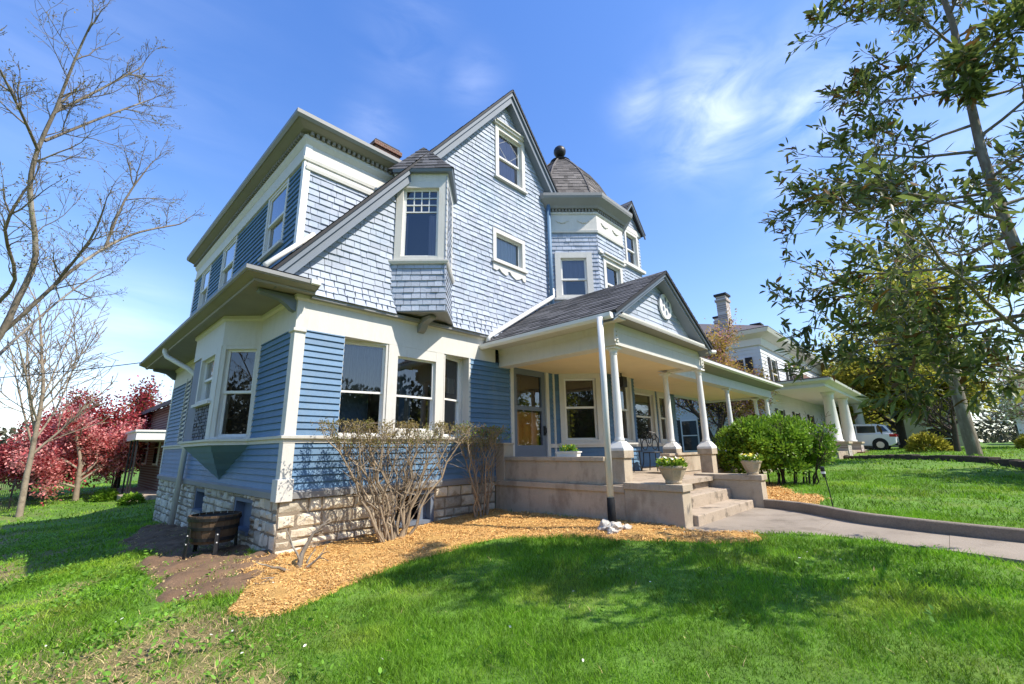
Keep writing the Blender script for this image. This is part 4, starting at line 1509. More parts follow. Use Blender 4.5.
def column(x, y, ped=.26, r=.072, plinth=True):
    b = MB('white')
    z0 = .10
    prof = [(r * 1.18, z0), (r * 1.2, z0 + .03), (r * 1.05, z0 + .06), (r * 1.0, z0 + .08), (r * 1.0, z0 + .5), (r * .82, COLZ - .16), (r * .82, COLZ - .14), (r * 1.0, COLZ - .13), (r * .86, COLZ - .11), (r * 1.1, COLZ - .06), (r * 1.25, COLZ - .045)]
    b.lathe((x, y, 0), prof, 20)
    c = b.build('column', HOUSE, smooth=True)
    c.data.polygons[-1].use_smooth = False
    b = MB('white')
    h = r * 1.55
    b.box((x - h, y - h, COLZ - .045), (x + h, y + h, COLZ - .003))
    b.build('capital', c, bevel=.006)
    b = MB('concrete', 'white')
    p = ped / 2
    b.box((x - p, y - p, ZF + .002), (x + p, y + p, -.17), 'concrete')
    b.box((x - p - .03, y - p - .03, -.17), (x + p + .03, y + p + .03, -.055), 'concrete')
    q0, q1 = p + .03, p * .66
    b.mesh([(x - q0, y - q0, -.054), (x + q0, y - q0, -.054), (x + q0, y + q0, -.054), (x - q0, y + q0, -.054),
            (x - q0, y - q0, -.01), (x + q0, y - q0, -.01), (x + q0, y + q0, -.01), (x - q0, y + q0, -.01),
            (x - q1, y - q1, .10), (x + q1, y - q1, .10), (x + q1, y + q1, .10), (x - q1, y + q1, .10)],
           [(0, 1, 5, 4), (1, 2, 6, 5), (2, 3, 7, 6), (3, 0, 4, 7), (4, 5, 9, 8), (5, 6, 10, 9), (6, 7, 11, 10), (7, 4, 8, 11), (8, 9, 10, 11), (3, 2, 1, 0)], 'white')
    b.build('pedestal', c, bevel=.006)


for (x, y) in ((4.40, -2.78), (7.93, -2.88), (7.87, -2.10), (12.15, -2.08), (16.35, -2.08), (16.35, -1.7)):
    column(x, y)

# entablature of the entrance porch
b = MB('trim', 'ceiling', 'soffit')
EX0, EX1, EY = 4.26, 8.07, -2.92
b.box((EX0, EY, COLZ), (EX1, EY + .28, 2.14), 'trim')
b.box((EX0 - .012, EY - .012, COLZ - .002), (EX1 + .012, EY + .29, COLZ + .05), 'trim')
b.box((EX0, EY + .28, COLZ), (EX0 + .28, -.02, 2.14), 'trim')
b.box((EX0 - .012, EY + .29, COLZ - .002), (EX0 + .29, -.02, COLZ + .05), 'trim')
b.box((EX1 - .28, EY + .28, COLZ), (EX1, -2.2, 2.139), 'trim')
b.box((EX0 + .28, EY + .28, 1.80), (EX1 - .28, -.03, 1.84), 'ceiling')
b.sweep([(EX0, -.02), (EX0, EY), (EX1, EY), (EX1, -2.1)], [(-.02, 1.98), (.008, 1.98), (.012, 2.05), (.03, 2.13), (-.02, 2.135)], 'trim')
# corner scroll brackets at the capitals
for (x, y) in ((EX0, EY), (EX1, EY)):
    b.prism([(x - .07, y - .03, z) for z in (1.79, 2.02)] + [(x + .07, y - .03, 2.02), (x + .07, y - .03, 1.79)], [(x - .07, y - .004, z) for z in (1.79, 2.02)] + [(x + .07, y - .004, 2.02), (x + .07, y - .004, 1.79)], 'trim')
    for k in range(3):
        b.lathe((x, y - .035, 1.83 + .07 * k), [(.0, -.02), (.022, -.012), (.03, 0), (.022, .012), (0, .02)], 8, 'trim')
b.box((3.80, -.03, 2.115), (EX0 - .035, EY - .25, 2.137), 'trim')
b.build('entablature', HOUSE)
# far porch beam and ceiling
b = MB('trim', 'ceiling', 'soffit')
b.box((EX1, -2.22, COLZ), (16.6, -1.94, 2.10), 'trim')
b.box((16.32, -1.94, COLZ), (16.6, .5, 2.10), 'trim')
b.box((EX1 - .28, -1.94, 1.801), (16.32, -.03, 1.841), 'ceiling')
b.box((EX1 - .28, -2.2, 1.80), (EX1 - .002, -1.94, 2.13), 'trim')
b.box((EX0 + .28, .0, 1.842), (16.6, .5, 2.12), 'trim')
b.sweep([(EX1 + .001, -2.22), (16.6, -2.22), (16.6, .5)], [(.0, 2.0), (.05, 2.02), (.28, 2.10), (.30, 2.12), (.30, 2.18), (.0, 2.2)], 'soffit')
b.sweep([(EX1 + .2, -2.22), (16.6, -2.22), (16.6, .5)], [(.301, 2.11), (.36, 2.15), (.365, 2.215), (.28, 2.225), (.28, 2.19), (.301, 2.18)], 'white')
b.build('far_porch_beam', HOUSE)
b = MB('roof', 'roofedge')
roof_slab(b, (7.9, -2.55, 2.24), (16.85, -2.55, 2.24), (16.85, .4, 2.62), (7.9, .4, 2.62), .04, seed=80)
b.build('far_porch_roof', HOUSE)

# pediment
PX, PZ, PY = 5.90, 3.50, -3.22
PL, PR, PZE = 3.80, 8.0, 2.205
FPD = fr2((3.9, -2.95), (8.2, -2.95))
b = MB('shingle', 'trim', 'rake', 'fascia', 'soffit')
ps = (PZ - PZE) / (PX - PL)
pz = lambda x: PZ - ps * abs(x - PX) - .08
courses(b, FPD, [(PL + .06 - 3.9, 2.24), (PR - .06 - 3.9, 2.24), (PX - 3.9, PZ - .07)], .10, .016, (), (.3, .7), 'shingle')
b.box((PL + .12, PY + .03, 2.14), (PR - .12, -2.9, 2.165), 'soffit')
b.sweep([(PL + .12, -2.97), (PR - .12, -2.97)], [(-.02, 2.165), (.20, 2.165), (.215, 2.20), (.215, 2.235), (-.02, 2.27)], 'trim')
for sgn, xe in ((-1, PL), (1, PR)):
    for (o0, o1, y0, y1) in ((.015, .10, PY, PY + .04), (.10, .15, PY + .035, -2.93)):
        k = math.hypot(1, ps)
        v = []
        for x in (xe, PX):
            zz = PZ - ps * abs(x - PX)
            for (o_, y) in ((o0, y0), (o1, y0), (o1, y1), (o0, y1)):
                v.append((x, y, zz - o_ * k))
        b.mesh(v, [(0, 1, 5, 4), (1, 2, 6, 5), (2, 3, 7, 6), (3, 0, 4, 7), (0, 3, 2, 1), (4, 5, 6, 7)], 'rake')
b.build('pediment', HOUSE)
b = MB('white', 'rake')
mc = (6.24, 2.86)
R0 = .27
N_ = 28
for (r_in, r_out, d0_, d1_) in ((.0, R0, .03, .05), (.22, R0, .05, .065)):
    o_ = [(mc[0] + r_out * math.cos(2 * math.pi * k / N_), mc[1] + r_out * math.sin(2 * math.pi * k / N_)) for k in range(N_)]
    b.prism([(x, -2.95 - d0_, z) for x, z in o_], [(x, -2.95 - d1_, z) for x, z in o_], 'white')
    if r_in:
        break
for k in range(6):
    a = math.pi / 6 + k * math.pi / 3
    x, z = mc[0] + .145 * math.cos(a), mc[1] + .145 * math.sin(a)
    o_ = [(x + .042 * math.cos(2 * math.pi * j / 10), z + .06 * math.sin(2 * math.pi * j / 10)) for j in range(10)]
    b.prism([(x_, -3.004, z_) for x_, z_ in o_], [(x_, -3.018, z_) for x_, z_ in o_], 'rake')
b.prism([(mc[0] + .04 * math.cos(j), -3.004, mc[1] + .04 * math.sin(j)) for j in range(6)], [(mc[0] + .04 * math.cos(j), -3.03, mc[1] + .04 * math.sin(j)) for j in range(6)], 'rake')
b.build('medallion', HOUSE)
b = MB('roof', 'roofedge')
roof_slab(b, (PL - .02, -.04, PZE - .01), (PL - .02, PY - .03, PZE - .01), (PX, PY - .03, PZ), (PX, .3, PZ), .05, seed=90)
roof_slab(b, (PR + .02, PY - .03, PZE - .01), (PR + .02, -1.0, PZE - .01), (PX, -1.0, PZ), (PX, PY - .03, PZ), .05, seed=91)
b.poly([(PX, -1.02, PZ), (PR, -1.02, PZE), (PR, .3, PZE + .1), (PX, .3, PZ)], 'roof')
b.build('porch_roof', HOUSE)
b = MB('white')
# porch gutters and downspouts
b.sweep([(PL - .03, -.04), (PL - .03, PY + .02)], [(-.0, 2.06), (.06, 2.05), (.10, 2.09), (.105, 2.15), (.09, 2.155), (.0, 2.15)], 'white')
b.build('gutter', HOUSE)
b = MB('white')
b.tube([(PR - .1, PY + .1, 2.12), (PR + .13, PY - .02, 2.12)], .05, 8)
b.build('gutter', HOUSE)
b = MB('white', 'tar')
dx, dy = 3.63, -3.03
b.tube([(dx, dy, 2.08), (dx + .0, dy, 1.0), (dx - .02, dy, -.72)], .05, 12, 'white')
b.tube([(dx - .02, dy, -.72), (dx - .03, dy - .01, -1.2)], [.058, .066], 12, 'tar')
b.build('downspout', HOUSE, smooth=True)
b = MB('white')
b.tube([(3.84, -.12, 2.2), (3.86, -.12, 2.34), (6.12, -.12, 3.78), (6.12, -.11, 4.0)], .055, 10)
b.build('downspout', HOUSE, smooth=True)
b = MB('white')
b.tube([(-.74, 5.98, 2.44), (-.74, 5.98, 2.32), (-.70, 5.95, 2.22), (-.32, 5.55, 1.92), (-.16, 5.42, 1.76), (-.12, 5.45, 1.60), (-.12, 5.95, -1.50)], .055, 12)
b.build('downspout', HOUSE, smooth=True)
# leaning lattice strip behind the downspout
b = MB('trim', 'basement')
for (s0, s1) in ((9 - 7.15, 9 - 7.10), (9 - 6.60, 9 - 6.55)):
    b.fbox(FL, s0, s1, .25, 1.9, .02, .05, 'trim')
for k in range(15):
    b.fbox(FL, 9 - 7.15, 9 - 6.55, .28 + .11 * k, .33 + .11 * k, .02, .04, 'trim')
for k in range(14):
    b.tube([FL.p(9 - 7.15, .3 + .11 * k, .045), FL.p(9 - 6.55, .4 + .11 * k, .045)], .014, 4, 'basement')
b.build('trellis', HOUSE)
# porch lantern
b = MB('iron')
b.box((7.25, -1.3, 1.45), (7.45, -1.1, 1.70))
b.tube([(7.35, -1.2, 1.7), (7.35, -1.2, 1.80)], .02, 6)
b.build('porch_lamp', HOUSE)


# ------------------------------------------------------------------ trees


def rv(rng, k=1.0):
    return Vector((rng.uniform(-k, k), rng.uniform(-k, k), rng.uniform(-k, k)))


def grow(rng, p, d, L, r, lev, P, tubes, tips):
    """one branch and, recursively, its children. P: dict of per-level lists"""
    n = P['seg'][lev]
    pts, rad = [Vector(p)], [r]
    d = Vector(d).normalized()
    rt = r * P.get('taper', .45)
    for i in range(n):
        d = (d + rv(rng, P['wob'][lev]) + Vector((0, 0, P['up'][lev]))).normalized()
        pts.append(pts[-1] + d * (L / n))
        rad.append(r + (rt - r) * (i + 1) / n)
    tubes.append((pts, rad))
    last = lev == len(P['num']) - 1
    if last:
        for i in range(1, n + 1):
            if i == n or rng.random() < P.get('along', .5):
                dd = (pts[i] - pts[i - 1]).normalized()
                tips.append((pts[i], dd))
        return
    k = P['num'][lev]
    k = max(1, int(k * rng.uniform(.75, 1.3) + .5))
    for j in range(k):
        t = P['t0'][lev] + (1 - P['t0'][lev]) * ((j + rng.random()) / k)
        f = t * n
        i = min(n - 1, int(f))
        q = pts[i].lerp(pts[i + 1], f - i)
        ax = (pts[i + 1] - pts[i]).normalized()
        side = ax.orthogonal().normalized()
        side = Matrix.Rotation(rng.uniform(0, 2 * math.pi), 3, ax) @ side
        a = math.radians(P['ang'][lev] * rng.uniform(.7, 1.3))
        cd = ax * math.cos(a) + side * math.sin(a)
        rr = rad[i] * P.get('rr', .6)
        grow(rng, q, cd, L * P['len'][lev] * rng.uniform(.7, 1.25) * (1.15 - .5 * t), rr, lev + 1, P, tubes, tips)
    # leader goes on
    if P.get('lead', True):
        grow(rng, pts[-1], d, L * P['len'][lev] * .8, rt, lev + 1, P, tubes, tips)


def wood(name, tubes, mname, parent, rmin=.003):
    b = MB(mname)
    for pts, rad in tubes:
        s = 10 if rad[0] > .12 else 7 if rad[0] > .04 else 5 if rad[0] > .012 else 3
        b.tube(pts, [max(rmin, x) for x in rad], s, mname, cap=False)
    return b.build(name, parent, smooth=True)


def crown(name, tips, per, spread, length, width, mname, parent, seed=1, droop=0.0, outward=.5):
    rng = np.random.default_rng(seed)
    if not tips:
        return None
    tp = np.array([t[0] for t in tips])
    td = np.array([t[1] for t in tips])
    n = len(tp) * per
    pos = np.repeat(tp, per, 0) + rng.normal(0, spread, (n, 3))
    dr = np.repeat(td, per, 0) * outward + rng.normal(0, .75, (n, 3))
    return leaves(name, pos, dr, length, width, mname, parent, seed, droop)


def tree(name, label, x, y, Ht, r, P, seed, bark, leafsets, group=None, lean=(0, 0), rmin=.004, cat='tree', trunkfrac=.4):
    rng = random.Random(seed)
    z = hz(x, y) - .1
    e = empty(name, (x, y, z), label, cat, group)
    tubes, tips = [], []
    grow(rng, Vector((x, y, z)), Vector((lean[0], lean[1], 1)), Ht * trunkfrac, r, 0, P, tubes, tips)
    # flare at the foot
    wood('trunk', tubes, bark, e, rmin)
    for k, (mn, share, per, spread, ln, wd, droop) in enumerate(leafsets):
        sub = [t for t in tips if rng.random() < share]
        if sub:
            crown('crown' if k == 0 else 'blossom', sub, per, spread, ln, wd, mn, e, seed + k, droop)
    return e


# -- magnolia whose boughs fill the upper right, trunk just outside the frame
def magnolia():
    rng = random.Random(77)
    x, y = 3.60, -7.56
    z = hz(x, y) - .1
    e = empty('magnolia_tree', (x, y, z), 'tall evergreen tree with pointed glossy dark leaves overhanging the lawn at upper right', 'tree')
    tubes, tips = [], []
    tr = [Vector((x + .05 * math.sin(k * .9) * (1 if k > 2 else 0), y + .04 * math.cos(k * 1.3) * (1 if k > 2 else 0), z + k * .8)) for k in range(13)]
    tr = tr[:10]
    tubes.append((tr, [.066 - .0055 * k for k in range(10)]))
    P = dict(seg=[5, 4, 3], wob=[.16, .22, .25], up=[.03, .05, .06], num=[8, 4, 1], t0=[.22, .2, .3], ang=[48, 45, 40], len=[.42, .42, .5], rr=.55, taper=.35, along=.5)
    k = 0
    hz_ = 1.95
    while hz_ < 7.1:
        az = k * 2.4 + rng.uniform(-.3, .3)
        i = int(hz_ / .8)
        i = min(8, i)
        q = tr[i].lerp(tr[i + 1], hz_ / .8 - i)
        L = 1.8 * (1 - (hz_ - 1.6) / 9.0) * rng.uniform(.75, 1.1)
        el = rng.uniform(-.12, .28) + (hz_ - 1.5) * .035
        d = Vector((math.cos(az), math.sin(az), el))
        if hz_ < 3.3 and d.y > .2:
            L *= 1.1
        # keep the boughs that would hang right in front of the lens shorter
        if d.x < -.45 and d.y < .55 and hz_ < 5:
            L *= .55
        grow(rng, q, d, L, .026 * (1 - hz_ / 12), 0, P, tubes, tips)
        hz_ += .15
        k += 1
    for l, r0 in (([(3.6, -7.56, .85), (3.49, -7.31, .98), (3.21, -6.84, .93), (2.99, -6.37, .90), (2.84, -5.92, .75)], .016),
                  ([(3.6, -7.56, 1.3), (3.48, -7.39, 1.44), (3.21, -6.85, 1.42), (2.99, -6.34, 1.45), (2.84, -5.92, 1.44)], .016),
                  ([(3.6, -7.56, 2.0), (3.47, -7.47, 2.22), (3.31, -6.93, 2.33), (3.09, -6.39, 2.41), (2.96, -6.03, 2.47)], .014),
                  ([(3.6, -7.56, .5), (3.29, -7.28, .6), (2.91, -6.96, .55), (2.75, -6.65, .57)], .014)):
        ln = [Vector(p) for p in l]
        tubes.append((ln, [r0 * (1 - .7 * q / (len(ln) - 1)) for q in range(len(ln))]))
        for q in range(16):
            t = .25 + .75 * (q + rng.random()) / 16
            f_ = t * (len(ln) - 1)
            i = min(len(ln) - 2, int(f_))
            ax = (ln[i + 1] - ln[i]).normalized()
            side = Matrix.Rotation(rng.uniform(0, 6.28), 3, ax) @ ax.orthogonal().normalized()
            grow(rng, ln[i].lerp(ln[i + 1], f_ - i), ax * .6 + side * .7, rng.uniform(.25, .42), .005, 1, P, tubes, tips)
    wood('trunk', tubes, 'bark', e, .0030)
    crown('crown', tips, 3, .02, .118, .036, 'magleaf', e, 5, .12, .9)
    sub = [t for t in tips if rng.random() < .10]
    crown('crown', sub, 3, .05, .10, .036, 'magbrown', e, 8, .2, .6)
    return e


magnolia()

# -- foreground bare tree on the left, trunk outside the frame
LIMBS = {
    'A': [(-3.35, .35, .3), (-2.941, 0.2, 1.03), (-2.816, 0.1, 1.633), (-2.765, 0.0, 2.137), (-2.913, -0.2, 2.774), (-2.925, -0.3, 3.206), (-2.871, -0.4, 3.659)],
    'A1': [(-2.871, -0.4, 3.659), (-2.813, -0.6, 4.247), (-2.75, -0.8, 4.657)],
    'A2': [(-2.871, -0.4, 3.659), (-2.617, -0.3, 4.154), (-2.286, -0.2, 4.804)],
    'A3': [(-2.90, -0.27, 3.35), (-2.476, 0.0, 4.1), (-2.118, 0.3, 4.75)],
    'A4': [(-2.925, -0.3, 3.206), (-3.065, -0.8, 3.316), (-3.239, -1.2, 3.491)],
    'B': [(-3.35, .35, .5), (-2.967, 0.3, 1.15), (-2.803, 0.2, 1.412), (-2.483, 0.1, 2.05), (-2.198, 0.3, 2.553), (-1.933, 0.5, 2.902), (-1.561, 0.7, 3.223)],
    'B1': [(-2.236, 0.3, 2.499), (-2.153, 0.2, 3.155), (-1.985, 0.2, 3.746)],
    'B2': [(-2.606, 0.2, 1.827), (-2.382, -0.3, 2.341), (-2.329, -0.6, 2.67)],
    'C': [(-3.35, .35, .6), (-2.995, -0.0, 1.405), (-2.838, -0.4, 1.712), (-2.95, -0.8, 2.064), (-2.88, -1.0, 2.425)],
    'D': [(-3.35, .35, .4), (-2.946, 0.5, 0.967), (-2.774, 0.8, 1.388), (-2.528, 1.2, 1.978), (-2.25, 1.6, 2.522)]}


def left_tree():
    rng = random.Random(5)
    x, y = -3.4, .4
    z = hz(x, y) - .1
    e = empty('bare_tree', (x, y, z), 'bare branching tree with pale crooked limbs reaching over the upper left lawn', 'tree')
    tubes, tips = [], []
    tubes.append(([Vector((x, y, z)), Vector((x + .02, y, z + 1)), Vector((-3.35, .35, .4)), Vector((-3.36, .36, 1.2)), Vector((-3.6, .3, 2.4)), Vector((-3.7, .2, 3.6))], [.13, .11, .10, .06, .045, .025]))
    P = dict(seg=[5, 4, 3], wob=[.22, .28, .3], up=[.05, .03, .02], num=[5, 3, 1], t0=[.15, .2, .3], ang=[45, 42, 40], len=[.5, .5, .5], rr=.6, taper=.35, along=.5)
    rad = dict(A=(.036, .018), B=(.027, .011), C=(.022, .010), D=(.022, .009))
    for k, l in LIMBS.items():
        r0, r1 = rad.get(k, (.017, .007))
        # smooth the limb a little
        pts = [Vector(p) for p in l]
        fine = []
        for i in range(len(pts) - 1):
            for j in range(3):
                t = j / 3
                p0, p1, p2, p3 = (pts[max(0, min(len(pts) - 1, q))] for q in (i - 1, i, i + 1, i + 2))
                fine.append(0.5 * ((2 * p1) + (p2 - p0) * t + (2 * p0 - 5 * p1 + 4 * p2 - p3) * t * t + (3 * p1 - p0 - 3 * p2 + p3) * t ** 3))
        fine.append(pts[-1])
        n = len(fine)
        tubes.append((fine, [r0 + (r1 - r0) * i / (n - 1) for i in range(n)]))
        ln = sum((fine[i + 1] - fine[i]).length for i in range(n - 1))
        start = .45 if len(l) > 4 else .08
        for q in range(int(ln * 3.4 * (1 - start)) + 3):
            t = start + (1 - start) * rng.random()
            i = min(n - 2, int(t * (n - 1)))
            ax = (fine[i + 1] - fine[i]).normalized()
            side = Matrix.Rotation(rng.uniform(0, 6.28), 3, ax) @ ax.orthogonal().normalized()
            d = ax * .75 + side * .7 + Vector((0, 0, .12))
            grow(rng, fine[i], d, rng.uniform(.3, .68), rng.uniform(.006, .011), 0, P, tubes, tips)
        grow(rng, fine[-1], fine[-1] - fine[-2], .38, r1, 0, P, tubes, tips)
    wood('trunk', tubes, 'bark', e, .0022)
    crown('crown', [t for t in tips if rng.random() < .3], 2, .02, .026, .012, 'bud', e, 3)
    return e


left_tree()

PB = dict(seg=[6, 5, 4, 3], wob=[.05, .12, .18, .2], up=[.02, .10, .08, .05], num=[7, 7, 5, 1], t0=[.45, .2, .2, .3], ang=[32, 38, 40, 35], len=[.85, .5, .5, .5], rr=.5, taper=.55, along=.5)
# second bare tree, further off on the left
tree('bare_tree', 'upright bare tree standing on the grass in front of the red blossom at left', -2.55, 16.5, 9.5, .10, PB, 21, 'barkpale', [], trunkfrac=.45, rmin=.011)
PD = dict(seg=[4, 5, 4, 3], wob=[.06, .16, .2, .22], up=[.0, .05, .02, .0], num=[7, 7, 5, 2], t0=[.35, .25, .2, .2], ang=[48, 48, 45, 40], len=[1.25, .55, .5, .5], rr=.55, taper=.6, along=.8)
tree('dogwood_tree', 'low spreading tree in pale pink blossom beside the brick house', -1.0, 21.0, 4.6, .12, PD, 31, 'barkpale',
     [('pink', .85, 12, .17, .12, .08, .0), ('redleaf', .6, 8, .18, .13, .08, .0)], trunkfrac=.36, rmin=.014)
tree('maple_tree', 'broad dark crimson tree rising behind the pink blossom', .8, 26.5, 5.7, .16, PD, 33, 'barkdark',
     [('redleaf', 1.0, 20, .30, .16, .10, .1), ('bud', .5, 8, .3, .15, .09, .1)], trunkfrac=.40, rmin=.014)
tree('maple_tree', 'crimson shrubby tree at the far left beyond the bare trunk', -2.6, 25.0, 4.6, .16, PD, 35, 'barkdark',
     [('redleaf', 1.0, 18, .27, .15, .09, .1), ('pink', .4, 9, .2, .13, .08, 0)], trunkfrac=.36, rmin=.014)
# redbud between the far porch and the white neighbour
PR_ = dict(seg=[4, 5, 4, 3], wob=[.10, .18, .2, .22], up=[.02, .10, .06, .02], num=[6, 6, 5, 2], t0=[.3, .25, .2, .2], ang=[45, 42, 42, 40], len=[1.1, .55, .5, .5], rr=.6, taper=.6, along=.7)
tree('redbud_tree', 'tree in mauve blossom and golden young leaf between the porch roof and the white house', 19.5, 1.5, 8.3, .17, PR_, 41, 'barkdark',
     [('gold', .95, 24, .25, .11, .07, .0), ('mauve', .8, 20, .2, .09, .065, 0)], trunkfrac=.36, lean=(.1, -.3), rmin=.012)
# yellow-green tree by the car and the big old trunk
PY_ = dict(seg=[4, 6, 5, 3], wob=[.08, .16, .2, .22], up=[.0, .02, .0, -.02], num=[8, 8, 6, 2], t0=[.3, .2, .2, .2], ang=[55, 50, 45, 40], len=[1.3, .5, .5, .5], rr=.55, taper=.6, along=.9)
tree('broadleaf_tree', 'yellow green leafy tree spreading above the white car', 40.0, -4.4, 10.5, .30, PY_, 51, 'barkdark',
     [('yellowgreen', 1.0, 9, .45, .30, .17, .15)], trunkfrac=.36, rmin=.015)
tree('broadleaf_tree', 'second yellow green tree deep behind the white columns', 44.0, .5, 10.0, .35, PY_, 53, 'barkdark',
     [('yellowgreen', 1.0, 10, .5, .34, .2, .15)], trunkfrac=.36, rmin=.02)
PO = dict(seg=[6, 6, 5, 3], wob=[.04, .14, .2, .22], up=[.0, .06, .03, .0], num=[7, 7, 6, 2], t0=[.5, .25, .2, .2], ang=[45, 46, 45, 40], len=[.8, .55, .5, .5], rr=.5, taper=.7, along=.8)
tree('old_tree', 'massive old tree with thick mottled grey trunk on the right lawn', 22.4, -7.4, 11.5, .23, PO, 61, 'bark',
     [('yellowgreen', .8, 5, .3, .19, .11, .15), ('spring', .3, 4, .3, .17, .1, 0)], trunkfrac=.46, lean=(-.02, .03), rmin=.012)
tree('small_tree', 'small dark bare tree in front of the beige house', 30.0, -7.0, 4.2, .15, PD, 63, 'barkdark', [], trunkfrac=.36, rmin=.012)
tree('small_tree', 'pale blossoming tree at the far right edge of the lawn', 36.0, -11.2, 6.0, .16, PD, 65, 'barkpale', [('palepetal', .8, 5, .25, .15, .1, 0), ('mauve', .3, 3, .2, .13, .09, 0)], trunkfrac=.36, rmin=.012)
tree('lawn_tree', 'leafy tree standing past the right edge whose shade crosses the right lawn', 15.5, -13.0, 7.5, .22, PY_, 67, 'barkdark', [('yellowgreen', 1.0, 6, .4, .28, .16, .1)], trunkfrac=.36, rmin=.012)
# street trees behind the photographer (seen only in the window panes)
tree('street_tree', 'bare street tree across the front lawn, mirrored in the windows', -9.0, -16.0, 11.0, .25, PB, 71, 'barkdark', [], trunkfrac=.42, rmin=.014)
tree('street_tree', 'leafy street tree across the road, mirrored in the turret windows', -16.0, -24.0, 11.0, .3, PY_, 73, 'barkdark', [('yellowgreen', 1.0, 6, .5, .4, .25, .15)], trunkfrac=.36, rmin=.02)

# ------------------------------------------------------------------ shrubs


def bare_shrub(name, label, x, y, zt, half, nstem, seed, budm='bud', yh=.32):
    rng = random.Random(seed)
    z = hz(x, y) - .03
    e = empty(name, (x, y, z), label, 'shrub')
    tubes, tips = [], []
    Ht = zt - z
    for k in range(nstem):
        u = (k + .5) / nstem * 2 - 1 + rng.uniform(-.08, .08)
        tx, ty = x + half * u, y + rng.uniform(-yh, yh)
        p0 = Vector((x + .18 * u + rng.uniform(-.04, .04), y + rng.uniform(-.07, .07), z))
        p3 = Vector((tx, ty, zt - rng.uniform(.12, .25)))
        pts = [p0]
        for j in range(1, 8):
            t = j / 7
            q = p0.lerp(p3, t)
            q.x = p0.x + (p3.x - p0.x) * t ** 1.15
            q += rv(rng, .055)
            pts.append(q)
        r0 = rng.uniform(.011, .026)
        tubes.append((pts, [r0 * (1 - .6 * j / 7) for j in range(8)]))
        for j in range(2, 8):
            for _ in range(2 if j < 4 else 4):
                if rng.random() < .85:
                    d = (Vector((rng.uniform(-1, 1), rng.uniform(-.8, .8), rng.uniform(.4, 1.3)))).normalized()
                    L = rng.uniform(.18, .45)
                    q = pts[j].copy()
                    tw = [q]
                    for s_ in range(4):
                        d = (d + rv(rng, .35) + Vector((0, 0, .08))).normalized()
                        q = q + d * L / 4
                        q.z = min(q.z, zt + rng.uniform(-.03, .02))
                        tw.append(q.copy())
                        if q.z > zt - .42 and s_ > 0:
                            tips.append((q.copy(), d.copy()))
                            for _k in range(2):
                                if rng.random() < .55:
                                    d2 = (d + rv(rng, .9)).normalized()
                                    e2 = q + d2 * rng.uniform(.05, .14)
                                    e2.z = min(e2.z, zt + .02)
                                    tubes.append(([q.copy(), e2], [.003, .0018]))
                                    tips.append((e2, d2))
                    tubes.append((tw, [.007, .006, .005, .004, .003]))
    wood('stems', tubes, 'twig', e, .0018)
    hi = [t for t in tips if t[0].z > zt - .34]
    crown('buds', hi, 4, .022, .034, .016, budm, e, seed)
    return e


bare_shrub('bare_shrub', 'wide clipped shrub of bare twisting stems and brown buds beneath the triple window', 1.50, -.55, .40, 1.12, 27, 3)
sh2 = bare_shrub('bare_shrub', 'narrower clipped shrub with green tips beside the porch wall', 3.40, -.42, .37, .60, 11, 4)
crown('leaves', [(Vector((3.4 + .5 * math.sin(k * 1.7), -.42 + .25 * math.cos(k * 2.3), .30 + .08 * math.sin(k))), Vector((0, 0, 1))) for k in range(60)], 5, .05, .045, .02, 'spring', sh2, 9)


def dead_stump():
    rng = random.Random(8)
    x, y = -.02, -.98
    z = hz(x, y)
    e = empty('dead_shrub', (x, y, z), 'dead twisted stump of a shrub on the mulch near the house corner', 'shrub')
    tubes = []
    for (d, L, r) in (((.25, .1, 1), .72, .040), ((-.5, .1, .35), .45, .030), ((-.6, -.3, .15), .5, .028), ((.5, -.2, .5), .35, .022), ((.1, .3, 1), .5, .022), ((.6, .2, .25), .45, .018)):
        p, dd = Vector((x, y, z - .03)), Vector(d).normalized()
        pts = [p]
        for k in range(6):
            dd = (dd + rv(rng, .33)).normalized()
            p = p + dd * L / 6
            p.z = max(p.z, z + .02)
            pts.append(p.copy())
            if k > 2 and rng.random() < .6:
                d2 = (dd + rv(rng, .8)).normalized()
                tubes.append(([p.copy(), p + d2 * .09, p + d2 * .16 + rv(rng, .03)], [r * .35, r * .25, .003]))
        tubes.append((pts, [r * (1 - .7 * k / 6) for k in range(7)]))
    wood('stems', tubes, 'bark', e, .002)


dead_stump()


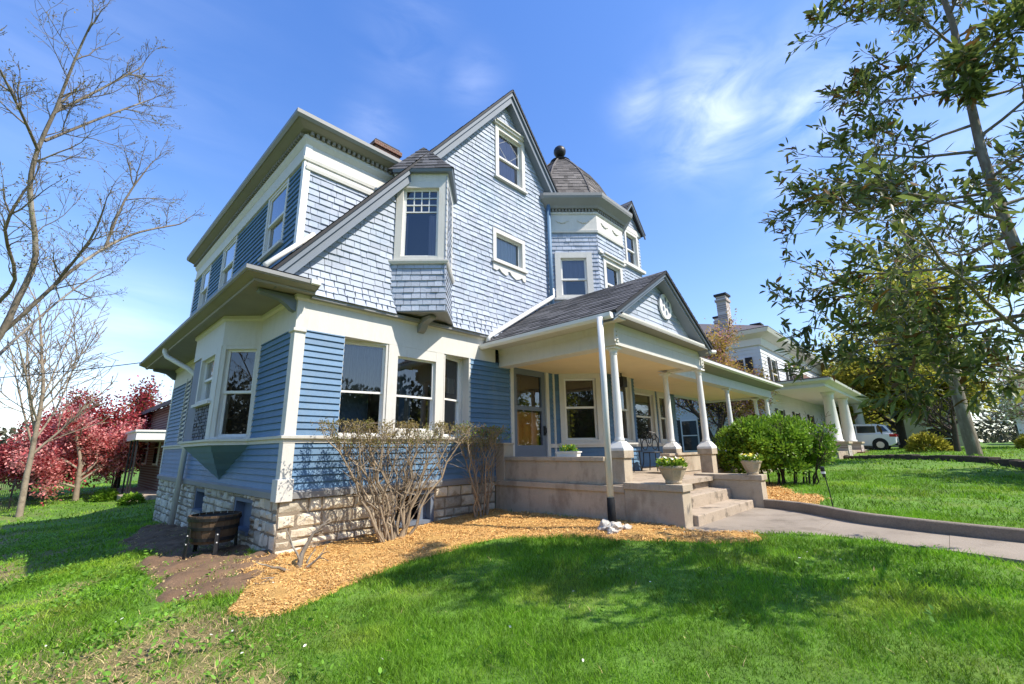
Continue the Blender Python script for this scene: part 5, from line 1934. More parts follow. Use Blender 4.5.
def green_shrub():
    rng = random.Random(14)
    nrng = np.random.default_rng(14)
    cx, cy = 10.9, -3.45
    z = hz(cx, cy) - .03
    e = empty('green_shrub', (cx, cy, z), 'clipped bright green shrub with dark bare stems right of the porch steps', 'shrub')
    tubes, tips = [], []
    ax = Vector((.55, -.83, 0)).normalized()    # long axis
    side = Vector((-ax.y, ax.x, 0))
    P = dict(seg=[4, 3], wob=[.2, .25], up=[.05, .05], num=[5, 1], t0=[.2, .2], ang=[45, 40], len=[.5, .5], rr=.5, taper=.4, along=.8)
    for k in range(34):
        u, v = rng.uniform(-1, 1), rng.uniform(-1, 1)
        p0 = Vector((cx, cy, z)) + ax * u * .85 + side * v * .35
        p1 = Vector((cx, cy, 0)) + ax * u * 1.15 + side * v * .7 + Vector((0, 0, .05 + rng.uniform(-.2, .3)))
        pts = [p0.lerp(p1, j / 5) + rv(rng, .05) * (j > 0) for j in range(6)]
        r0 = rng.uniform(.015, .03)
        tubes.append((pts, [r0 * (1 - .5 * j / 5) for j in range(6)]))
        for j in (2, 3, 4, 5):
            d = Vector((rng.uniform(-1, 1), rng.uniform(-1, 1), rng.uniform(.2, 1.2)))
            grow(rng, pts[j], d, rng.uniform(.3, .5), .008, 0, P, tubes, [])
    wood('stems', tubes, 'barkdark', e, .004)
    # many small clumps set over a flattened, lopsided mound
    P_, D_ = [], []
    A, S = np.array(ax), np.array(side)
    for k in range(175):
        d = nrng.normal(0, 1, 3)
        d /= np.linalg.norm(d)
        if d[2] < -.75:
            continue
        rr = nrng.uniform(.55, 1.0) ** .5 * (1 + .12 * nrng.normal())
        zz = np.sign(d[2]) * abs(d[2]) ** .8 * rr * .68
        c = np.array([cx, cy, -.02]) + A * d[0] * rr * 1.22 + S * d[1] * rr * .80 + np.array([0, 0, zz])
        cr = nrng.uniform(.14, .30)
        m_ = int(150 * (cr / .22) ** 2)
        q = nrng.normal(0, 1, (m_, 3))
        q /= np.linalg.norm(q, axis=1, keepdims=True)
        P_.append(c + q * cr * nrng.uniform(.35, 1.1, (m_, 1)) * np.array([1, 1, .8]))
        D_.append(q * .7 + np.array([0, 0, .4]))
    leaves('foliage', np.concatenate(P_), np.concatenate(D_), .085, .05, 'spring', e, 4)
    return e


green_shrub()

# ------------------------------------------------------------------ small things round the house


def planter(label, x, y, z, s=1.0, seed=1, fl='yellow'):
    e = empty('planter', (x, y, z), label, 'planter', 'stone planters on the step walls')
    b = MB('planter', 'soil')
    n = 8
    rot = math.radians(22.5)
    b.lathe((x, y, z), [(.14 * s, 0), (.155 * s, .02), (.15 * s, .045), (.20 * s, .12), (.245 * s, .21), (.27 * s, .225), (.272 * s, .26), (.235 * s, .262), (.215 * s, .235)], n, 'planter', rot=rot)
    b.build('pot', e, bevel=.006)
    rng = random.Random(seed)
    nr = np.random.default_rng(seed)
    m_ = 260
    a, r = nr.uniform(0, 6.28, m_), .24 * s * np.sqrt(nr.uniform(0, 1, m_))
    pos = np.stack([x + r * np.cos(a), y + r * np.sin(a), z + .235 + nr.uniform(0, .10, m_)], 1)
    leaves('foliage', pos, np.stack([np.cos(a), np.sin(a), np.full(m_, .7)], 1), .075, .04, 'spring', e, seed)
    b = MB('yellow', 'palepetal')
    for k in range(34):
        aa, r_ = rng.uniform(0, 6.28), .24 * s * math.sqrt(rng.random())
        c = Vector((x + r_ * math.cos(aa), y + r_ * math.sin(aa), z + .30 + rng.uniform(0, .09)))
        nn = (Vector((math.cos(aa) * .6, math.sin(aa) * .6 - .4, .8)) + rv(rng, .3)).normalized()
        u = nn.orthogonal().normalized()
        v = nn.cross(u)
        mn = 'yellow' if rng.random() < .65 else 'palepetal'
        for j in range(5):
            a0 = j * 2 * math.pi / 5
            p0 = c + (u * math.cos(a0 - .55) + v * math.sin(a0 - .55)) * .022
            p1 = c + (u * math.cos(a0) + v * math.sin(a0)) * .034
            p2 = c + (u * math.cos(a0 + .55) + v * math.sin(a0 + .55)) * .022
            b.poly([c + nn * .006, p0, p1, p2], mn, rng.random())
    b.build('flowers', e)
    return e


planter('stone planter of pansies on the step wall nearest the downspout', 4.32, -3.70, -.54, .80, 3)
planter('stone planter of pansies on the step wall beside the green shrub', 7.19, -3.97, -.54, .70, 6)

WB = empty('window_box', (4.28, -1.78, -.147), 'white flower box resting on the porch wall', 'planter')
b = MB('white', 'soil')
bx_ = [(-.06, -.24), (.06, -.24), (.06, .24), (-.06, .24)]
b.prism([(4.28 + x * .8, -1.78 + y * .94, -.146) for x, y in bx_], [(4.28 + x, -1.78 + y, -.06) for x, y in bx_], 'white')
b.sweep([(4.28 + x, -1.78 + y) for x, y in bx_], [(-.01, -.075), (.012, -.075), (.012, -.055), (-.01, -.055)], 'white', closed=True)
b.build('trough', WB)
nr = np.random.default_rng(5)
pos = np.stack([4.28 + nr.uniform(-.05, .05, 160), -1.78 + nr.uniform(-.17, .17, 160), -.06 + nr.uniform(0, .09, 160)], 1)
leaves('foliage', pos, nr.normal(0, .5, (160, 3)) + np.array([0, 0, .8]), .055, .03, 'weed', WB, 3)
leaves('flowers', pos[:40] + np.array([0, 0, .03]), nr.normal(0, .6, (40, 3)), .03, .025, 'yellow', WB, 4)


def iron_chair():
    x, y = 8.35, -1.35
    e = empty('iron_chair', (x, y, ZF), 'black wrought iron chair with looped back on the porch', 'chair')
    b = MB('iron')
    b.lathe((x, y, ZF + .44), [(.22, 0), (.23, .012), (.22, .025)], 18, 'iron')
    b.build('seat', e)
    for k, (ax_, ay_) in enumerate(((-.16, -.16), (.16, -.16), (.16, .16), (-.16, .16))):
        b = MB('iron')
        b.tube([(x + ax_, y + ay_, ZF + .44), (x + ax_ * 1.05, y + ay_ * 1.05, ZF + .22), (x + ax_ * 1.35, y + ay_ * 1.35, ZF + .003)], .013, 6)
        b.build('leg', e)
    b = MB('iron')
    F = Fr((x + .18, y + .14), (.72, -.70))    # back panel, faces the porch opening

    def loop(cs, cz, rs, rz, r=.011):
        pts = [F.p(cs + rs * math.cos(a), cz + rz * math.sin(a), 0) for a in np.linspace(0, 2 * math.pi, 15)]
        b.tube(pts, r, 5, cap=False)
    zb = ZF + .46
    b.tube([F.p(-.22, zb, 0), F.p(-.23, zb + .34, 0), F.p(-.15, zb + .47, 0), F.p(0, zb + .51, 0), F.p(.15, zb + .47, 0), F.p(.23, zb + .34, 0), F.p(.22, zb, 0)], .014, 6)
    loop(0, zb + .30, .08, .17)
    loop(-.13, zb + .18, .07, .13)
    loop(.13, zb + .18, .07, .13)
    loop(0, zb + .30, .035, .09)
    loop(-.13, zb + .37, .05, .06)
    loop(.13, zb + .37, .05, .06)
    b.build('backrest', e)
    t = empty('side_table', (7.85, -1.0, ZF), 'small dark metal table beside the iron chair', 'table')
    b = MB('iron')
    b.box((7.65, -1.2, ZF + .47), (8.05, -.8, ZF + .50))
    b.build('tabletop', t, bevel=.005)
    for (sx, sy) in ((-1, -1), (1, -1), (1, 1), (-1, 1)):
        b = MB('iron')
        b.tube([(7.85 + .17 * sx, -1.0 + .17 * sy, ZF + .469), (7.85 + .18 * sx, -1.0 + .18 * sy, ZF + .003)], .014, 6)
        b.build('leg', t)


iron_chair()


def barrel():
    x, y = -.42, 1.28
    zg = hz(x, y)
    zt = -.87
    zb = -1.25
    e = empty('barrel_planter', (x, y, zg), 'weathered half barrel on black metal legs against the stone foundation', 'planter')
    b = MB('barrel', 'soil')
    n = 22
    prof = [(.27, zb), (.305, zb + .14), (.325, zb + .30), (.335, zt)]
    for k in range(n):
        a0, a1 = 2 * math.pi * (k + .04) / n, 2 * math.pi * (k + .96) / n
        t = RNG.random()
        dr = RNG.uniform(-.003, .003)
        for i in range(3):
            (r0, z0), (r1, z1) = prof[i], prof[i + 1]
            b.poly([(x + (r0 + dr) * math.cos(a0), y + (r0 + dr) * math.sin(a0), z0), (x + (r0 + dr) * math.cos(a1), y + (r0 + dr) * math.sin(a1), z0),
                    (x + (r1 + dr) * math.cos(a1), y + (r1 + dr) * math.sin(a1), z1), (x + (r1 + dr) * math.cos(a0), y + (r1 + dr) * math.sin(a0), z1)], 'barrel', t)
        b.poly([(x + .335 * math.cos(a0), y + .335 * math.sin(a0), zt), (x + .335 * math.cos(a1), y + .335 * math.sin(a1), zt), (x + .305 * math.cos(a1), y + .305 * math.sin(a1), zt), (x + .305 * math.cos(a0), y + .305 * math.sin(a0), zt)], 'barrel', t)
    b.lathe((x, y, 0), [(.262, zb + .002), (.30, zb + .14), (.318, zb + .30), (.305, zt - .07)], 22, 'soil')
    b.build('tub', e)
    for (z, r) in ((zb + .06, .290), (zb + .21, .318), (zt - .05, .334)):
        b = MB('iron')
        b.lathe((x, y, z), [(r, -.022), (r + .006, -.022), (r + .010, .022), (r, .022)], 26, 'iron')
        b.build('hoop', e)
    for a in (math.radians(200), math.radians(265), math.radians(20), math.radians(110)):
        b = MB('iron', 'white')
        ca, sa = math.cos(a), math.sin(a)
        p0, p1 = Vector((x + .345 * ca, y + .345 * sa, zb + .22)), Vector((x + .37 * ca, y + .37 * sa, hz(x + .37 * ca, y + .37 * sa) - .03))
        t_ = Vector((-sa, ca, 0)) * .030
        o_ = Vector((ca, sa, 0)) * .012
        b.prism([p0 - t_, p0 + t_, p0 + t_ + o_, p0 - t_ + o_], [p1 - t_, p1 + t_, p1 + t_ + o_, p1 - t_ + o_], 'iron')
        for k in (.2, .45):
            q = p0.lerp(p1, k) + o_
            b.lathe((q.x, q.y, q.z), [(.001, -.010), (.010, -.006), (.010, .006), (.001, .010)], 6, 'white')
        b.build('leg', e)


barrel()


def rock(x, y, s, label, seed):
    rng = random.Random(seed)
    import bmesh
    bm = bmesh.new()
    bmesh.ops.create_icosphere(bm, subdivisions=3, radius=1)
    off = rv(rng, 9)
    from mathutils import noise as mn
    for v in bm.verts:
        k = 1 + .45 * mn.noise(v.co * 1.3 + off) + .16 * mn.noise(v.co * 3.7 + off)
        k -= .22 * abs(mn.noise(v.co * 2.1 - off))
        v.co = Vector((v.co.x * s * k * 1.2, v.co.y * s * k, v.co.z * s * k * .8))
    me = bpy.data.meshes.new('rock')
    bm.to_mesh(me)
    bm.free()
    me.materials.append(M['rock'])
    o = bpy.data.objects.new('rock', me)
    COL.objects.link(o)
    o.location = (x, y, hz(x, y) + s * .35)
    tag(o, label, 'rock', 'white rocks round the downspout')


rock(3.50, -3.14, .12, 'larger white rock at the right of the black downspout foot', 1)
rock(3.53, -2.96, .11, 'white rock tucked behind the black downspout foot', 2)
rock(3.62, -3.26, .08, 'small white rock beyond the foot of the downspout', 3)
rock(3.32, -3.2, .07, 'flat white rock left of the downspout on the mulch', 5)

# stake light on the right lawn
x, y = 6.75, -5.25
z = hz(x, y)
SL = empty('garden_light', (x, y, z), 'slim black stake light with white lens stuck in the right lawn', 'light')
b = MB('iron')
b.tube([(x, y, z - .1), (x + .02, y + .02, z + .3), (x + .05, y + .06, z + .62)], .008, 6)
b.build('stake', SL)
b = MB('iron', 'white')
b.tube([(x + .05, y + .06, z + .54), (x + .058, y + .07, z + .62), (x + .062, y + .075, z + .70)], [.02, .032, .034], 10)
b.tube([(x + .062, y + .075, z + .70), (x + .063, y + .076, z + .715)], [.04, .02], 10)
b.tube([(x + .058, y + .07, z + .60), (x + .0585, y + .0705, z + .635)], [.036, .036], 10, 'white')
b.build('lamp_head', SL)

# dark stone edging across the right lawn
b = MB('barkdark')
rng = random.Random(4)
n = 40
p0, p1 = Vector((27, -1.9)), Vector((16.2, -8.9))
for k in range(n):
    a_, c_ = p0.lerp(p1, k / n), p0.lerp(p1, (k + .97) / n)
    h = .15 + rng.uniform(-.03, .03)
    za = hz(a_.x, a_.y)
    nn = Vector((.54, -.84))
    nn = Vector((nn.y, -nn.x)) * .1
    v = [(a_.x, a_.y, za - .1), (c_.x, c_.y, za - .1), (c_.x - .2, c_.y + .3, za - .1), (a_.x - .2, a_.y + .3, za - .1)]
    v += [(q[0] + rng.uniform(-.02, .02), q[1] + rng.uniform(-.02, .02), za + h) for q in v]
    b.mesh(v, [(0, 1, 5, 4), (1, 2, 6, 5), (2, 3, 7, 6), (3, 0, 4, 7), (4, 5, 6, 7)], 'barkdark')
o = b.build('edging_wall', bevel=.02)
tag(o, 'low dark stone edging crossing the right lawn', 'edging')

# ------------------------------------------------------------------ white car


def car():
    cx, cy = 35.6, -2.2
    z = hz(cx, cy)
    e = empty('parked_car', (cx, cy, z), 'white sport utility vehicle parked beyond the white columns', 'car')
    # side profile in (along, up); along + is the front, pointing to +y
    L2 = 2.2
    body = [(-2.2, .42), (-2.22, .75), (-2.12, 1.02), (-1.5, 1.06), (1.0, 1.0), (1.95, .88), (2.2, .70), (2.22, .40), (1.9, .27), (-1.9, .27)]
    cab = [(-2.06, 1.04), (-1.78, 1.55), (-1.3, 1.66), (-.2, 1.68), (.35, 1.58), (1.05, 1.02)]

    def P(a, h, w):
        return (cx + w, cy + a, z + h)
    b = MB('carpaint')
    n = len(body)
    rings = []
    for w, k in ((-.90, .97), (-.84, 1.0), (.84, 1.0), (.90, .97)):
        rings.append([P(a * (k if abs(a) > 2 else 1), .65 + (h - .65) * k, w) for a, h in body])
    vs_ = [p for r in rings for p in r]
    fs = [tuple(range(n))[::-1], tuple(3 * n + i for i in range(n))]
    for r in range(3):
        for i in range(n):
            j = (i + 1) % n
            fs.append((r * n + i, r * n + j, (r + 1) * n + j, (r + 1) * n + i))
    b.mesh(vs_, fs, 'carpaint')
    b.build('body', e, bevel=.04)
    b = MB('carpaint', 'carglass')
    m_ = len(cab)
    lo = [P(a, h, -.84 + .17 * (h - 1.02) / .66) for a, h in cab]
    hi = [P(a, h, .84 - .17 * (h - 1.02) / .66) for a, h in cab]
    b.prism(lo, hi, 'carpaint')
    b.build('cabin', e, bevel=.03)
    for sgn in (-1, 1):
        for (q0, q1, q2, q3) in (((-1.25, 1.10), (-1.25, 1.52), (-.30, 1.56), (-.30, 1.10)), ((-.22, 1.10), (-.22, 1.56), (.22, 1.50), (.72, 1.08)), ((-1.88, 1.16), (-1.66, 1.50), (-1.33, 1.52), (-1.33, 1.14))):
            b = MB('carglass')
            pts = [P(a, h, sgn * (.853 - .17 * (h - 1.02) / .66)) for a, h in (q0, q1, q2, q3)]
            pin = [P(a, h, sgn * (.80 - .17 * (h - 1.02) / .66)) for a, h in (q0, q1, q2, q3)]
            b.prism(pin, pts, 'carglass')
            b.build('side_window', e)
    b = MB('carglass')
    b.prism([P(-2.05, 1.12, -.68), P(-1.83, 1.50, -.62), P(-1.83, 1.50, .62), P(-2.05, 1.12, .68)], [P(-2.08, 1.12, -.68), P(-1.86, 1.50, -.62), P(-1.86, 1.50, .62), P(-2.08, 1.12, .68)], 'carglass')
    b.build('rear_window', e)
    for a in (-1.38, 1.38):
        for sgn in (-1, 1):
            w_ = empty('wheel', (cx, cy, z))
            w_.parent = e
            w_.location = (0, 0, 0)
            b = MB('tyre')
            c0, c1 = Vector(P(a, .34, sgn * .70)), Vector(P(a, .34, sgn * .915))
            b.tube([c0, c0.lerp(c1, .1), c0.lerp(c1, .9), c1], [.30, .34, .34, .30], 22, 'tyre')
            b.build('tyre', w_)
            b = MB('alloy')
            b.tube([c0.lerp(c1, .95), c1 + (c1 - c0) * .04], [.215, .20], 14, 'alloy')
            b.build('rim', w_)
            b = MB('tyre')
            b.tube([Vector(P(a, .36, sgn * .80)), Vector(P(a, .36, sgn * .909))], [.42, .41], 22, 'tyre')
            b.build('wheel_arch', e)
    for sgn in (-1, 1):
        b = MB('taillight')
        b.box(P(-2.24, .82, sgn * .62), P(-1.90, 1.0, sgn * .912), 'taillight')
        b.build('tail_light', e, bevel=.02)
    b = MB('tyre')
    b.box(P(-2.25, .30, -.8), P(-2.1, .5, .8))
    b.build('bumper', e, bevel=.03)
    b = MB('alloy')
    b.box(P(-2.262, .55, -.25), P(-2.235, .68, .25))
    b.build('number_plate', e)


car()

# ------------------------------------------------------------------ neighbouring houses


def nb_house():
    e = empty('white_house', (30, 5, -1), 'large white neighbouring house with hipped roof and columned porch', 'house')
    x0, x1, y0, y1, zb, ze = 23.3, 39.0, -.4, 13.0, -1.4, 5.75
    b = MB('nbwall')
    b.box((x0, y0, zb), (x1, y1, ze), 'nbwall')
    k = 0
    while zb + .2 * k < ze - .6:      # clapboard shadow lines
        zz = zb + .2 * k
        b.box((x0 - .02, y0 - .02, zz), (x1, y1, zz + .02), 'nbwall')
        k += 1
    b.build('wall', e)
    b = MB('white', 'nbroof')
    b.sweep([(x0, y1), (x0, y0), (x1, y0)], [(-.1, 5.2), (.1, 5.2), (.15, 5.55), (.6, 5.75), (.7, 5.95), (-.1, 6.0)], 'white')
    b.build('cornice', e)
    b = MB('nbroof')
    r = [(x0 - .7, y0 - .7, 5.98), (x1 + .7, y0 - .7, 5.98), (x1 + .7, y1 + .7, 5.98), (x0 - .7, y1 + .7, 5.98), (x0 + 5.5, y0 + 5.5, 8.6), (x1 - 5.5, y0 + 5.5, 8.6), (x1 - 5.5, y1 - 6, 8.6), (x0 + 5.5, y1 - 6, 8.6)]
    b.mesh(r, [(0, 1, 5, 4), (1, 2, 6, 5), (2, 3, 7, 6), (3, 0, 4, 7), (4, 5, 6, 7)], 'nbroof')
    rf = b.build('roof', e)
    for (cx_, cy_, w_, zt, mn) in ((24.0, 1.35, .5, 8.5, 'oldbrick'), (29.0, 3.2, .55, 8.6, 'oldbrick'), (31.0, 1.5, .5, 8.1, 'brick')):
        b = MB(mn, 'roofedge')
        w_ *= .66
        b.box((cx_ - w_, cy_ - w_ * .8, 5.7), (cx_ + w_, cy_ + w_ * .8, zt), mn)
        b.box((cx_ - w_ - .06, cy_ - w_ * .8 - .06, zt - .35), (cx_ + w_ + .06, cy_ + w_ * .8 + .06, zt - .2), mn)
        b.box((cx_ - w_ - .08, cy_ - w_ * .8 - .08, zt), (cx_ + w_ + .08, cy_ + w_ * .8 + .08, zt + .12), 'roofedge')
        b.build('chimney', rf)
    # dormer gable in the roof
    b = MB('nbroof', 'nbwall')
    b.prism([(25.5, 3.0, 6.6), (25.5, 6.0, 6.6), (25.5, 4.5, 8.4)], [(29, 3.0, 6.6), (29, 6.0, 6.6), (29, 4.5, 8.4)], 'nbroof')
    b.prism([(25.45, 3.3, 6.6), (25.45, 5.7, 6.6), (25.45, 4.5, 8.05)], [(25.49, 3.3, 6.6), (25.49, 5.7, 6.6), (25.49, 4.5, 8.05)], 'nbwall')
    b.build('dormer', e)
    FLn, FMn = fr2((x0, y1), (x0, y0)), fr2((x0, y0), (x1, y0))
    for F, sp in ((FLn, ((2, -.3, 1.5), (5.5, -.3, 1.5), (9.2, -.3, 1.5), (2, 2.9, 4.6), (5.5, 2.9, 4.6), (9.2, 2.9, 4.6), (12.1, 3.0, 4.6))), (FMn, ((2.0, 2.9, 4.7), (5.6, 2.9, 4.7), (9.5, 2.9, 4.7), (5.6, -.2, 1.9), (9.5, -.2, 1.9), (2.0, -.2, 1.9)))):
        for (s_, z0, z1) in sp:
            b = MB('white', 'carglass', 'iron')
            b.fbox(F, s_ - .5, s_ + .5, z0, z1, 0, .07, 'white')
            b.fbox(F, s_ - .42, s_ + .42, z0 + .08, z1 - .08, .07, .08, 'carglass')
            b.fbox(F, s_ - .42, s_ + .42, (z0 + z1) / 2 - .03, (z0 + z1) / 2 + .03, .08, .1, 'white')
            b.fbox(F, s_ - .86, s_ - .52, z0, z1, 0, .06, 'iron')
            b.fbox(F, s_ + .52, s_ + .86, z0, z1, 0, .06, 'iron')
            b.build('window', e)
    # porch with tapered columns
    b = MB('white', 'nbroof', 'ceiling')
    b.box((23.6, -2.9, 2.75), (39.5, -.42, 3.0), 'white')
    b.sweep([(23.6, -.42), (23.6, -2.9), (39.5, -2.9)], [(0, 2.9), (.1, 2.93), (.3, 3.02), (.34, 3.12), (0, 3.16)], 'white')
    b.box((23.4, -3.1, 3.161), (39.7, -.42, 3.2), 'nbroof')
    b.build('porch_roof', e)
    b = MB('brick', 'steps')
    b.box((23.6, -2.95, -1.4), (39.3, -.42, -.35), 'steps')
    for k in range(3):
        b.box((29.3, -3.3 - .35 * k, -1.4), (36.0, -2.95 - .35 * k, -.45 - .17 * k), 'brick')
    b.build('porch_base', e)
    for cx_ in (26.9, 31.6, 37.6):
        b = MB('white')
        b.lathe((cx_, -2.45, 0), [(.36, .12), (.36, .2), (.31, .24), (.30, .9), (.24, 2.45), (.27, 2.5), (.24, 2.55), (.30, 2.65), (.33, 2.75)], 18, 'white')
        c = b.build('column', e, smooth=True)
        b = MB('brick', 'planter')
        b.box((cx_ - .55, -3.0, -1.3), (cx_ + .55, -1.9, .02), 'oldbrick')
        b.box((cx_ - .62, -3.07, .02), (cx_ + .62, -1.83, .12), 'planter')
        b.build('pedestal', c)
    # brownish balcony wall over the porch
    b = MB('brick')
    b.box((30.0, -.9, 3.21), (37.0, -.43, 4.3), 'brick')
    b.build('balcony', e)


nb_house()


def small_house(name, label, x0, y0, x1, y1, zb, ze, zr, wall, roofm='nbroof', axis='y'):
    e = empty(name, ((x0 + x1) / 2, (y0 + y1) / 2, zb), label, 'house')
    b = MB(wall)
    b.box((x0, y0, zb), (x1, y1, ze), wall)
    xm, ym = (x0 + x1) / 2, (y0 + y1) / 2
    if axis == 'y':
        b.prism([(x0, y0, ze), (x1, y0, ze), (xm, y0, zr)], [(x0, y1, ze), (x1, y1, ze), (xm, y1, zr)], wall)
    else:
        b.prism([(x0, y0, ze), (x0, y1, ze), (x0, ym, zr)], [(x1, y0, ze), (x1, y1, ze), (x1, ym, zr)], wall)
    b.build('wall', e)
    b = MB(roofm)
    o = .5
    if axis == 'y':
        k = (zr - ze) / ((x1 - x0) / 2)
        for s, xe in ((-1, x0 - o), (1, x1 + o)):
            a = [(xe, y0 - o, ze - o * k + .05), (xe, y1 + o, ze - o * k + .05), (xm, y1 + o, zr + .05), (xm, y0 - o, zr + .05)]
            b.prism(a, [(p[0], p[1], p[2] + .18) for p in a], roofm)
    else:
        k = (zr - ze) / ((y1 - y0) / 2)
        for s, ye in ((-1, y0 - o), (1, y1 + o)):
            a = [(x0 - o, ye, ze - o * k + .05), (x1 + o, ye, ze - o * k + .05), (x1 + o, ym, zr + .05), (x0 - o, ym, zr + .05)]
            b.prism(a, [(p[0], p[1], p[2] + .18) for p in a], roofm)
    b.build('roof', e)
    return e


def house_windows(e, F, rows):
    for (s, z0, z1, w) in rows:
        b = MB('white', 'carglass')
        b.fbox(F, s - w / 2 - .1, s + w / 2 + .1, z0 - .1, z1 + .1, 0, .06, 'white')
        b.fbox(F, s - w / 2, s + w / 2, z0, z1, .06, .07, 'carglass')
        b.fbox(F, s - w / 2, s + w / 2, (z0 + z1) / 2 - .03, (z0 + z1) / 2 + .03, .07, .09, 'white')
        b.build('window', e)


BR = small_house('brick_house', 'red brick house with white trimmed porch half hidden at the left', 1.62, 17.0, 9.0, 26.0, -2.0, 2.35, 4.4, 'brick', axis='y')
house_windows(BR, fr2((1.62, 26.0), (1.62, 17.0)), ((1.2, -.4, 1.1, .9), (4.6, -.4, 1.1, .9), (7.9, -.5, 1.1, .9)))
b = MB('white')
b.box((.25, 17.3, .62), (1.61, 24.0, .95), 'white')
b.box((.2, 17.25, .95), (1.61, 24.05, 1.03), 'white')
b.build('porch_roof', BR)
for yy in (17.5, 18.3, 19.4, 21.5, 23.6):
    b = MB('iron')
    b.tube([(.35, yy, -1.95), (.35, yy, .62)], .035, 6)
    b.build('post', BR)
b = MB('steps', 'iron')
b.box((.15, 17.3, -2.2), (1.61, 24.0, -1.62), 'steps')
b.build('porch_floor', BR)

BG = small_house('beige_house', 'plain beige house far behind the right lawn', 48.0, -7.6, 58.0, 2.5, -.9, 2.9, 5.2, 'beige', axis='x')
house_windows(BG, fr2((48, 2.5), (48, -7.6)), ((2.5, .2, 1.5, 1.0), (6.0, .2, 1.5, .8), (8.8, -.5, 1.1, 1.3)))
WH = small_house('white_cottage', 'small white cottage glimpsed at the far right behind bare trees', 52.0, -18, 60.0, -11.5, -.9, 2.4, 4.6, 'nbwall', axis='x')
house_windows(WH, fr2((52, -11.5), (52, -18)), ((1.8, .2, 1.5, .9), (4.6, .2, 1.5, .9)))
OP = small_house('street_house', 'gabled house across the street, mirrored in the front windows', 5.0, -37.0, 15.0, -29.0, -1.5, 4.5, 8.2, 'beige', axis='y')
house_windows(OP, fr2((15, -29), (5, -29)), ((2.5, 0, 1.6, 1.0), (7.5, 0, 1.6, 1.0), (2.5, 2.6, 4.0, 1.0), (5, 2.6, 4.0, 1.0), (7.5, 2.6, 4.0, 1.0)))

# overhead service wire to the house
b = MB('iron')
p0, p1 = Vector((-.83, 8.6, 2.45)), Vector((-16.0, 24.0, 2.9))
b.tube([p0.lerp(p1, k / 16) - Vector((0, 0, 1.3 * 4 * (k / 16) * (1 - k / 16) * .6)) for k in range(17)], .012, 5)
tag(b.build('utility_wire'), 'thin dark overhead wire running from the eave to the left', 'wire')

# wire fence on the far left
fe = empty('wire_fence', (-6, 20, -1.9), 'low wire mesh fence crossing the grass beside the bare trunk', 'fence')
fp = [(-9, 13.0), (-6.2, 15.2), (-4.2, 17.2), (-2.9, 19.5), (-2.0, 22.5)]
b = MB('iron')
for i in range(len(fp) - 1):
    a_, c_ = Vector(fp[i]), Vector(fp[i + 1])
    n = 26
    for k in range(n):
        for (z0, z1) in ((0, 1.05), (1.05, 0)):
            q0, q1 = a_.lerp(c_, k / n), a_.lerp(c_, (k + 1) / n)
            b.tube([(q0.x, q0.y, hz(q0.x, q0.y) + z0), (q1.x, q1.y, hz(q1.x, q1.y) + z1)], .006, 3, cap=False)
    b.tube([(a_.x, a_.y, hz(a_.x, a_.y) + 1.08), (c_.x, c_.y, hz(c_.x, c_.y) + 1.08)], .02, 5)
b.build('mesh_panel', fe)
for (x, y) in fp:
    b = MB('iron')
    b.tube([(x, y, hz(x, y) - .1), (x, y, hz(x, y) + 1.15)], .03, 6)
    b.build('post', fe)

# low shrubs on the far lawn, one object each
for (x, y, s, mn, lab) in ((31.2, -5.9, .85, 'yellowgreen', 'rounded yellow green bush beside the old trunk'), (-4.6, 19.0, .7, 'weed', 'dark green bush by the wire fence'),
                           (-.2, 19.2, .42, 'spring', 'small green clump at the foot of the pink tree'), (0.35, 16.4, .35, 'spring', 'leafy clump beside the brick porch'),
                           (33.0, -10.0, .7, 'yellowgreen', 'low green bush at the far right fence')):
    nr = np.random.default_rng(int(abs(x * 10)))
    n = int(900 * (1 + s))
    d = nr.normal(0, 1, (n, 3))
    d /= np.linalg.norm(d, axis=1, keepdims=True)
    d[:, 2] = np.abs(d[:, 2])
    pos = np.array([x, y, hz(x, y)]) + d * s * (nr.uniform(.4, 1, n) ** .5 * (1 + .25 * vnoise(d[:, 0] * 3, d[:, 1] * 3 + d[:, 2] * 2, 1.0, 2)))[:, None]
    o = leaves('bush', pos, d, .16 * s ** .5 * 1.2, .09 * s ** .5 * 1.2, mn, None, 3)
    tag(o, lab, 'bush')

# far woods closing the horizon; nearer ring behind camera added to darken pane reflections
nr = np.random.default_rng(77)
P_, D_ = [], []
for k in range(330):
    a = nr.uniform(-.4, 2.25) if k < 130 else nr.uniform(2.3, 5.8)
    R_ = nr.uniform(75, 130) if k < 130 else nr.uniform(48, 75)
    x, y = CAM.x + R_ * math.sin(a), CAM.y + R_ * math.cos(a)
    h, w = nr.uniform(3.5, 7.5) * (R_ / 95) * (1 if k < 130 else 2.6), nr.uniform(3, 6)
    n = 520 if k < 130 else 620
    d = nr.normal(0, 1, (n, 3))
    d /= np.linalg.norm(d, axis=1, keepdims=True)
    P_.append(np.array([x, y, hz(x, y) + h * .5]) + d * np.array([w, w, h * .6]) * nr.uniform(.3, 1, (n, 1)) ** .5)
    D_.append(d)
o = leaves('far_woods', np.concatenate(P_), np.concatenate(D_), .75, .45, 'woods', None, 9)
tag(o, 'hazy bare and greening woods far beyond the houses, and an unseen ring added behind the camera', 'woods', kind='stuff')

# ------------------------------------------------------------------ grass, weeds, straw, chips
FWD2 = Vector((math.sin(yaw), math.cos(yaw)))


def scatter(rng, n, rmin, rmax, half=math.radians(62)):
    """points spread evenly in a sector in front of the camera"""
    r = np.sqrt(rng.uniform(rmin ** 2, rmax ** 2, n))
    a = yaw + rng.uniform(-half, half, n)
    return CAM.x + r * np.sin(a), CAM.y + r * np.cos(a)


